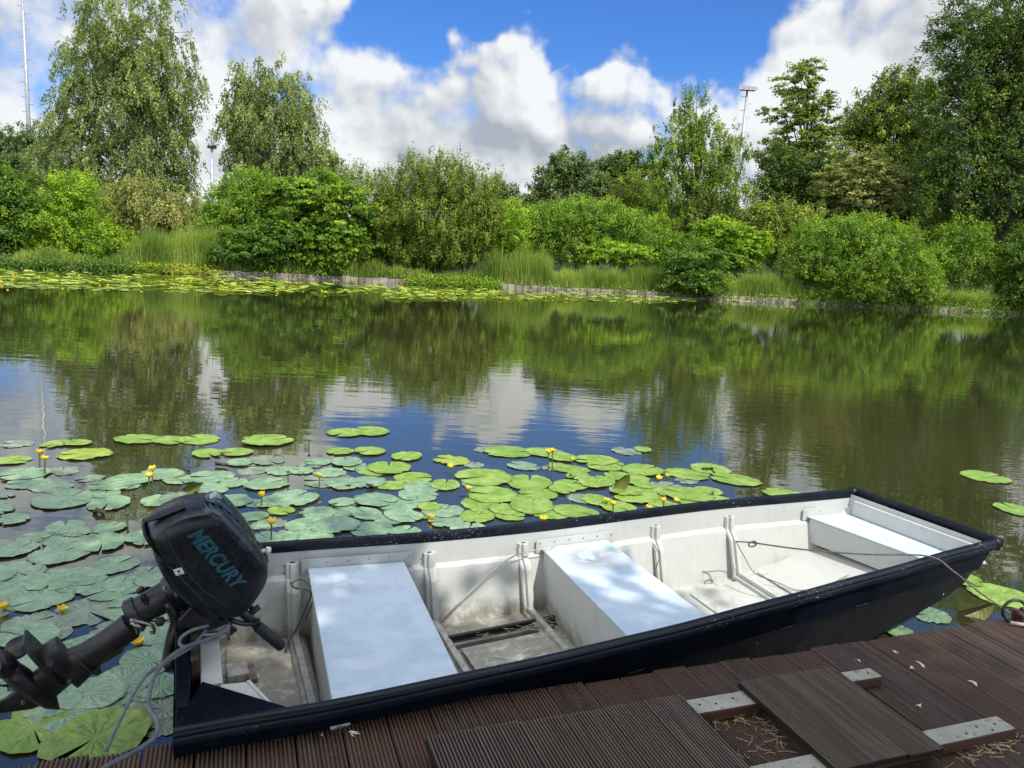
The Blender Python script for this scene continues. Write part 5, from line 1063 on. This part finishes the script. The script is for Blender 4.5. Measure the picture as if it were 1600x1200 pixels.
for yy in (-.10, .07):
    mb = MB(); c = bp(335, 990, YM+yy); mb.tube([c+Vector((-.06, 0, 0)), c+Vector((.05, 0, 0))], .008, 8); mb.tube([c+Vector((.05, 0, -.035)), c+Vector((.05, 0, .035))], .006, 8); mb.build('clamp_screw', STEEL, mot, smooth=True)
mb = MB(); mb.tube([bp(232, 945, YM-.03), bp(222, 930, YM-.04)], .013, 8); mb.tube([bp(214, 926, YM-.04), bp(224, 918, YM-.04)], .011, 8); mb.build('friction_lever', BRK, mot, bevel=.003)
mb = MB(); mb.tube(smooth_curve([bp(203, 968, YM-.06), bp(222, 972, YM-.065), bp(238, 978, YM-.07), bp(241, 988, YM-.07), bp(234, 988, YM-.07)], 5), .006, 6, 1.5); mb.tube([bp(205, 972, YM-.06), bp(225, 984, YM-.065)], .010, 7); mb.tube([bp(210, 966, YM-.055), bp(216, 990, YM-.06)], .008, 7); mb.build('tilt_lock', STEEL, mot, smooth=True)
c = bp(250, 972, YM-.08); mb = MB(); mb.tube([c+Vector((-.016, 0, 0)), c+Vector((-.008, 0, .002)), c+Vector((.008, 0, .002)), c+Vector((.016, 0, 0))], [.009, .017, .017, .009], 10); mb.tube([c, c+Vector((.06, 0, .01))], .003, 5); mb.build('knob', RUBBER, mot, smooth=True)
for (x, y) in ((277, 918), (276, 930), (289, 924), (258, 922)):
    c = bp(x, y, YM-.085); mb = MB(); mb.tube([c+Vector((0, .02, 0)), c+Vector((0, -.002, 0))], .0075, 8); mb.build('bolt', STEEL, mot)
# tiller
mb = MB(); mb.tube([bp(352, 950, YM-.03), bp(370, 950, YM-.04), bp(383, 960, YM-.04), bp(402, 978, YM-.05)], [.018, .020, .019, .018], 12); mb.build('tiller_arm', BRK, mot, smooth=True)
til = MB(); A_ = bp(402, 978, YM-.05); B_ = bp(441, 1011, YM-.06); til.tube([A_, A_.lerp(B_, .06), A_.lerp(B_, .95), B_], [.019, .0225, .0215, .018], 14); til.build('tiller_grip', RUBBER, mot, smooth=True)
mb = MB(); mb.tube(smooth_curve([bp(358, 968, YM-.06), bp(378, 974, YM-.06), bp(396, 974, YM-.06), bp(406, 968, YM-.06)], 4), [.009]*13, 6, 1.6); mb.build('shift_lever', BRK, mot, smooth=True)
mb = MB(); r_ = random.Random(3)
for k in range(16):
    x = r_.uniform(325, 365); y = r_.uniform(950, 985); c = bp(x, y, YM-.05+r_.uniform(-.05, .05)); d = Vector((r_.uniform(-1, 1), r_.uniform(-.4, .4), r_.uniform(-1, 1))).normalized()*.022; mb.tube([c-d, c+d], r_.uniform(.005, .012), 7)
mb.build('linkage', BRK, mot, smooth=True)
# cables
def cable(pts, r, label):
    mb = MB(); mb.tube(smooth_curve(pts, 8), r, 8); return tag(in_boat(mb.build('cable', CABLE, smooth=True)), label, 'cable')
cable([bp(325, 978, .50), bp(300, 985, .47), bp(282, 998, .44), bp(285, 1010, .40), bp(310, 1004, .42), bp(345, 990, .45), bp(358, 976, .5)], .0066, 'grey cable loop coiled at the motor clamp')
cable([bp(358, 978, .50), bp(330, 997, .42), bp(292, 1010, .33), bp(262, 1030, .22), bp(243, 1055, .12), bp(234, 1080, .03), bp(233, 1105, -.05), bp(246, 1128, -.13), bp(243, 1150, -.20), bp(215, 1172, -.28), bp(170, 1196, -.36), bp(130, 1225, -.44)], .007, 'thicker grey cable curving from the motor clamp onto the dock')
cable([bp(322, 985, .46), bp(300, 1010, .36), bp(268, 1030, .30), bp(232, 1052, .22), bp(208, 1085, .14), bp(190, 1120, .05), bp(176, 1150, -.02), bp(167, 1172, -.10)], .0055, 'thinner darker grey cable hanging straight down to the dock edge')
# ------------------------------------------------------------------ the tree behind the viewer whose shade falls on dock and stern
def shade_tree():
    root = empty('shade_tree', (5.0, -6.5, .3), label='large leafy tree standing behind the dock that shades it', cat='tree')
    lobes = []
    for (gx, gy, h, r) in ((-3.6, 2.6, 7.5, 2.3), (-1.5, 2.3, 7.0, 2.2), (-5.5, 3.6, 8, 2.3), (-3.5, -.2, 7.2, 2.3), (-.6, .3, 7.0, 2.2), (.9, 1.6, 7.6, 1.5), (2.6, .6, 7.0, 1.7), (3.2, -1.6, 7.4, 2.2), (.5, -1.8, 7.4, 2.4), (2.0, 2.0, 8.0, .9)):
        c = Vector((gx, gy, 0)) + SUN*(h/SUN.z); lobes.append(((c.x, c.y, h), r, r, r*.55))
    crown((5.0, -6.5, .3), lobes, 'clump', .20, FM['deep'], root, .85, .10, .6, .5)
    mb = MB(); mb.tube([(0, 0, -.5), (.1, .3, 2.5), (-.5, 1.2, 5), (-1.2, 2.5, 7)], [.3, .24, .18, .08], 10)
    for (c, r, _, _) in lobes: mb.tube([(-.2, .6, 3.5), Vector((c[0]-5, c[1]+6.5, c[2]-.3))*.5+Vector((-.1, .3, 2.2)), Vector((c[0]-5, c[1]+6.5, c[2]-.3))], [.11, .08, .03], 6)
    mb.build('trunk', BARK, root, smooth=True)
shade_tree()
print('LEAVES', LEAFN)
# ------------------------------------------------------------------ render settings
sc.render.engine = 'CYCLES'
sc.view_settings.view_transform = 'Standard'; sc.view_settings.look = 'None'; sc.view_settings.exposure = 0; sc.view_settings.gamma = 1
sc.cycles.max_bounces = 6; sc.cycles.diffuse_bounces = 3; sc.cycles.glossy_bounces = 3; sc.cycles.transmission_bounces = 3; sc.cycles.transparent_max_bounces = 4
sc.cycles.caustics_reflective = False; sc.cycles.caustics_refractive = False; sc.cycles.sample_clamp_indirect = 4
sc.cycles.use_denoising = True
